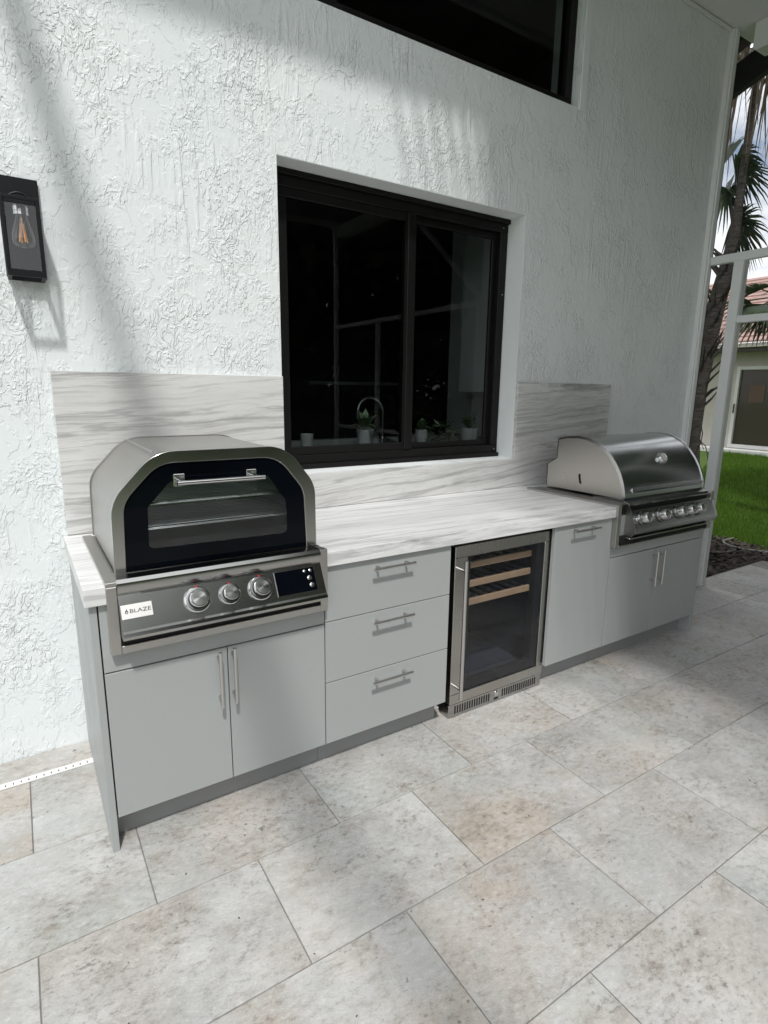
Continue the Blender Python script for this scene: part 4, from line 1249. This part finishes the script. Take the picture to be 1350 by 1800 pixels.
p2 = thing('fan_palm', 'low dark green fan palm standing in front of the tiled roof', 'palm tree', tuple(at_x(1420, 760, 8.2)))
b0 = at_x(1420, 830, 8.2); b0.z = -0.06
hub = at_x(1372, 520, 8.2)
part('trunk', MB().tube([b0, (b0 + hub) / 2 + Vector((0.05, 0.03, 0)), hub], [0.11, 0.09, 0.08], 10), M['trunk'], p2)
l2 = MB()
view_n = (CAM - hub).normalized()
for k in range(15):
    a = 2 * math.pi * k / 15 + random.uniform(-.25, .25); el = random.uniform(-0.9, 0.9)
    d_ = Vector((math.cos(a) * math.cos(el), math.sin(a) * math.cos(el), math.sin(el)))
    b_ = hub + d_ * random.uniform(0.25, 0.4)
    l2.tube([hub, b_], 0.009, 5)
    fan_leaf(l2, b_, d_, random.uniform(0.5, 0.62), 0.30, 24, 2.9, random.uniform(-.6, .6), 0.014)
part('crown', l2, M['palm_leaf'], p2, False)
l3 = MB()
for (u_, v_, du, dv, L_) in ((1290, 395, 38, -10, 0.52), (1288, 385, 30, 30, 0.50), (1285, 350, -14, -50, 0.50), (1284, 330, -20, 10, 0.50), (1292, 300, 35, -8, 0.5), (1288, 270, -22, -8, 0.5), (1295, 275, 36, 6, 0.42), (1285, 420, -10, 45, 0.4), (1275, 330, -30, 40, 0.45)):
    b_ = at_x(u_, v_, 7.1); e_ = at_x(u_ + du, v_ + dv, 7.1 + random.uniform(-.25, .25))
    l3.tube([tp[6] if v_ > 340 else tp[7], b_], 0.008, 5)
    fan_leaf(l3, b_, e_ - b_, L_, 0.45, 22, 2.7, random.uniform(0.6, 1.4), 0.015)
part('lower_leaves', l3, M['palm_leaf'], pt, False)
# climbing dry boots and stems on the leaning trunk
bt = MB()
for k in range(46):
    q = random.uniform(1.5, 5.5); i = int(q); f_ = q - i
    c_ = tp[i] * (1 - f_) + tp[i + 1] * f_
    a = random.uniform(0, 6.283)
    o_ = Vector((math.cos(a), math.sin(a), 0))
    bt.tube([c_ + o_ * 0.07, c_ + o_ * 0.16 + Vector((0, 0, 0.10)), c_ + o_ * random.uniform(0.22, 0.36) + Vector((0, 0, random.uniform(0.16, 0.3)))], [0.02, 0.014, 0.005], 5)
part('leaf_boots', bt, M['trunk'], pt)

# garden bits by the house corner
ws = thing('wire_plant_support', 'thin bent dark wire plant support standing by the house corner', 'plant support', tuple(at_x(1225, 800, 6.3)))
def wirecurve(pxs, X):
    return [at_x(u_, v_, X) for u_, v_ in pxs]
part('wire', MB().tube(wirecurve([(1216, 790), (1213, 770), (1217, 754), (1228, 747), (1233, 749), (1235, 762), (1232, 778), (1224, 792), (1220, 810)], 6.3), 0.006, 6), M['wire_dark'], ws)
part('wire', MB().tube(wirecurve([(1214, 776), (1222, 774), (1232, 776), (1240, 784), (1244, 800), (1245, 816)], 6.3), 0.005, 6), M['wire_dark'], ws)
part('wire', MB().tube(wirecurve([(1216, 760), (1224, 764), (1231, 774), (1237, 790)], 6.3), 0.004, 6), M['wire_dark'], ws)

def at_z(u_, v_, Z):
    d_ = px_ray(u_, v_)
    return CAM + d_ * ((Z - CAM.z) / d_.z)
hz = -0.022
solo('garden_hose', MB().tube([at_z(u_, v_, hz) for u_, v_ in ((1289, 946), (1279, 948), (1271, 951), (1274, 956), (1285, 960), (1302, 964), (1325, 968), (1352, 971), (1380, 974))], 0.011, 8), M['hose'],
     'grey irrigation hose looping along the lawn edge', 'hose', loc=tuple(at_z(1300, 964, -0.04)))
solo('fallen_stem', MB().tube([at_z(u_, v_, -0.02) for u_, v_ in ((1252, 969), (1262, 971), (1278, 971), (1288, 968), (1293, 965))], [0.006, 0.008, 0.009, 0.008, 0.005], 7), M['hose'],
     'short curved dry stem lying on the dark mulch', 'stem', loc=tuple(at_z(1275, 970, -0.04)))

# ================================================================== INSIDE THE KITCHEN WINDOW
kc = thing('kitchen_wall_cabinet', 'pale wall cabinet hanging inside behind the right window pane', 'cabinet', (2.6, 0.7, 1.5))
part('box', MB().box(2.535, 2.72, 0.352, 0.62, 1.497, 2.75, 0.002), M['room_white'], kc)
part('door', MB().box(2.514, 2.5345, 0.353, 0.619, 1.50, 2.747, 0.002), M['room_white'], kc)
solo('kitchen_counter', MB().box(0.3, 3.9, 0.24, 0.9, 1.085, 1.185, 0.002), M['room'], 'dim inside counter below the kitchen window', 'counter', loc=(2, 0.5, 1.085))
sh = solo('kitchen_shelf', MB().box(2.2, 3.2, 2.4, 2.7, 1.55, 1.58, 0.002), M['room_white'], 'faint shelf deep inside the dark kitchen', 'shelf', loc=(2.6, 2.5, 1.55))
fau = MB()
ap = [(1.690 + 0.090 * math.cos(a), 0.46, 1.372 + 0.088 * math.sin(a)) for a in [math.pi * k / 14 for k in range(15)]]
fau.tube([(1.780, 0.46, 1.186)] + ap + [(1.600, 0.46, 1.33)], 0.008, 8)
fau.lathe([(0.024, 0), (0.022, 0.03), (0.012, 0.035)], (1.780, 0.46, 1.186), (0, 0, 1), 16)
solo('kitchen_faucet', fau, M['wire'], 'arched chrome kitchen faucet behind the left window pane', 'faucet', loc=(1.78, 0.46, 1.186))
def potted(x_, y_, r_, h_, label, ln, lf, spread):
    p = thing('potted_plant', label, 'plant', (x_, y_, 1.186), 'plants on the kitchen window sill')
    part('pot', MB().lathe([(r_ * 0.82, 0.0), (r_, h_), (r_ * 0.92, h_), (r_ * 0.88, h_ * 0.85), (0.001, h_ * 0.85)], (x_, y_, 1.1865), (0, 0, 1), 20), M['pot'], p)
    if ln:
        lf_ = MB()
        for k in range(ln):
            a = random.uniform(0, 6.283); el = random.uniform(0.35, 1.4)
            d_ = Vector((math.cos(a) * math.cos(el), math.sin(a) * math.cos(el), math.sin(el)))
            s_ = d_.cross(Vector((0, 0, 1))).normalized() * lf * 0.13
            b_ = Vector((x_, y_, 1.1865 + h_ * 0.86))
            e_ = b_ + d_ * lf * random.uniform(0.7, 1.1) + Vector((0, 0, -spread * lf))
            m_ = (b_ + e_) / 2 + Vector((0, 0, 0.2 * lf))
            lf_.add([b_ - s_ * .3, b_ + s_ * .3, m_ + s_, m_ - s_, e_], [(0, 1, 2, 3), (3, 2, 4)])
        part('foliage', lf_, M['stem'], p, False)
potted(1.19, 0.30, 0.036, 0.08, 'leftmost small empty white pot on the inside sill', 0, 0, 0)
potted(1.56, 0.30, 0.050, 0.095, 'white pot with pale upright leaves beside the kitchen faucet', 16, 0.15, 0.1)
potted(1.963, 0.30, 0.040, 0.085, 'small white pot with low green leaves next to the window mullion', 18, 0.12, 0.3)
potted(2.352, 0.30, 0.060, 0.085, 'ribbed white pot with pale spiky leaves at the right window edge', 18, 0.14, 0.1)
tv = thing('trailing_plant', 'loose dark green trailing plant between the two right pots', 'plant', (2.12, 0.33, 1.186))
tl = MB()
for k in range(70):
    c_ = Vector((random.uniform(2.0, 2.28), random.uniform(0.28, 0.40), 1.195 + random.random() ** 1.5 * 0.12))
    a = random.uniform(0, 6.283); d_ = Vector((math.cos(a), math.sin(a) * .6, random.uniform(-.5, .6))) * random.uniform(0.02, 0.05)
    s_ = d_.cross(Vector((0, 1, 0.3))).normalized() * 0.009
    tl.add([c_ - d_, c_ + s_, c_ + d_, c_ - s_], [(0, 1, 2, 3)])
part('foliage', tl, M['stem'], tv, False)

# ================================================================== TREES IN FRONT OF THE HOUSE (behind the viewer)
def leafy(center, rad, n, size, core=0.35, clumps=40):
    mb = MB(); V = []; Fc = []
    cl = []
    for _ in range(clumps):
        while True:
            p = Vector((random.uniform(-1, 1), random.uniform(-1, 1), random.uniform(-1, 1)))
            if core < p.length < 1: break
        cl.append(p)
    for i in range(n):
        b = random.choice(cl)
        p = b + Vector((random.gauss(0, .16), random.gauss(0, .16), random.gauss(0, .13)))
        c_ = Vector((center[0] + p.x * rad[0], center[1] + p.y * rad[1], center[2] + p.z * rad[2]))
        d_ = Vector((random.gauss(0, 1), random.gauss(0, 1), random.gauss(0, 1))).normalized()
        s_ = d_.cross(Vector((random.gauss(0, 1), random.gauss(0, 1), random.gauss(0, 1)))).normalized()
        L_ = size * random.uniform(0.6, 1.3)
        d_ *= L_; s_ *= L_ * 0.5
        k = len(V)
        V += [c_ - d_, c_ + s_, c_ + d_, c_ - s_]
        Fc.append((k, k + 1, k + 2, k + 3))
    mb.v = V; mb.f = Fc
    return mb
def tree(label, x_, y_, h, rad, n, size, group):
    t = thing('broadleaf_tree', label, 'tree', (x_, y_, -0.06), group)
    cz = h - rad[2]
    tk = MB().tube([(x_, y_, -0.06), (x_ + 0.1, y_, cz * 0.5), (x_, y_ + 0.1, cz)], [0.22, 0.17, 0.12], 10)
    for k in range(5):
        a = 2 * math.pi * k / 5 + x_
        tk.tube([(x_, y_ + .05, cz * 0.75), (x_ + math.cos(a) * rad[0] * .35, y_ + math.sin(a) * rad[1] * .35, cz), (x_ + math.cos(a) * rad[0] * .65, y_ + math.sin(a) * rad[1] * .65, cz + rad[2] * .4)], [0.09, 0.06, 0.03], 7)
    part('trunk', tk, M['bark'], t)
    part('crown', leafy((x_, y_, cz), rad, n, size), M['leaf'], t, False)
tree('broad dark tree facing the kitchen window across the lawn', 4.6, -11.8, 13.0, (3.3, 2.6, 6.0), 13000, 0.34, 'trees facing the house')
tree('tallest dark tree to the right of the one facing the window', 10.2, -12.5, 13.5, (3.6, 2.8, 6.2), 11000, 0.35, 'trees facing the house')
tree('dark tree standing near the far end of the hedge', 16.4, -11.5, 12.0, (3.8, 3.2, 5.8), 8000, 0.32, 'trees facing the house')
tree('bushy dark tree on the lawn just outside the screen wall', 9.8, -2.9, 9.5, (2.3, 2.2, 4.0), 8000, 0.22, None)
hg = solo('hedge', leafy((4, -10.5, 1.3), (16, 0.9, 1.8), 16000, 0.17, 0.0, 300), M['leaf'], 'long clipped dark hedge beyond the front of the enclosure', 'hedge', loc=(0, 0, 0), smooth=False)

# grit and leaf crumbs blown over the tiles
gt = MB()
for i in range(90):
    px = random.uniform(-0.9, 3.6); py = random.uniform(-2.3, -0.78)
    L_ = random.uniform(0.0015, 0.005) * (1.8 if random.random() < 0.15 else 1.0); a = random.uniform(0, 6.283)
    d_ = Vector((math.cos(a), math.sin(a), 0)) * L_; s_ = Vector((-math.sin(a), math.cos(a), 0)) * L_ * random.uniform(0.25, 0.6)
    c_ = Vector((px, py, 0.0008)); u_ = Vector((0, 0, random.uniform(0.0008, 0.003)))
    gt.add([c_ - d_, c_ + s_, c_ + d_, c_ - s_, c_ + u_], [(0, 1, 4), (1, 2, 4), (2, 3, 4), (3, 0, 4)])
solo('floor_grit', gt, M['chip'], 'tiny dark grit and leaf crumbs scattered over the floor tiles', 'grit', kind='stuff', smooth=False)
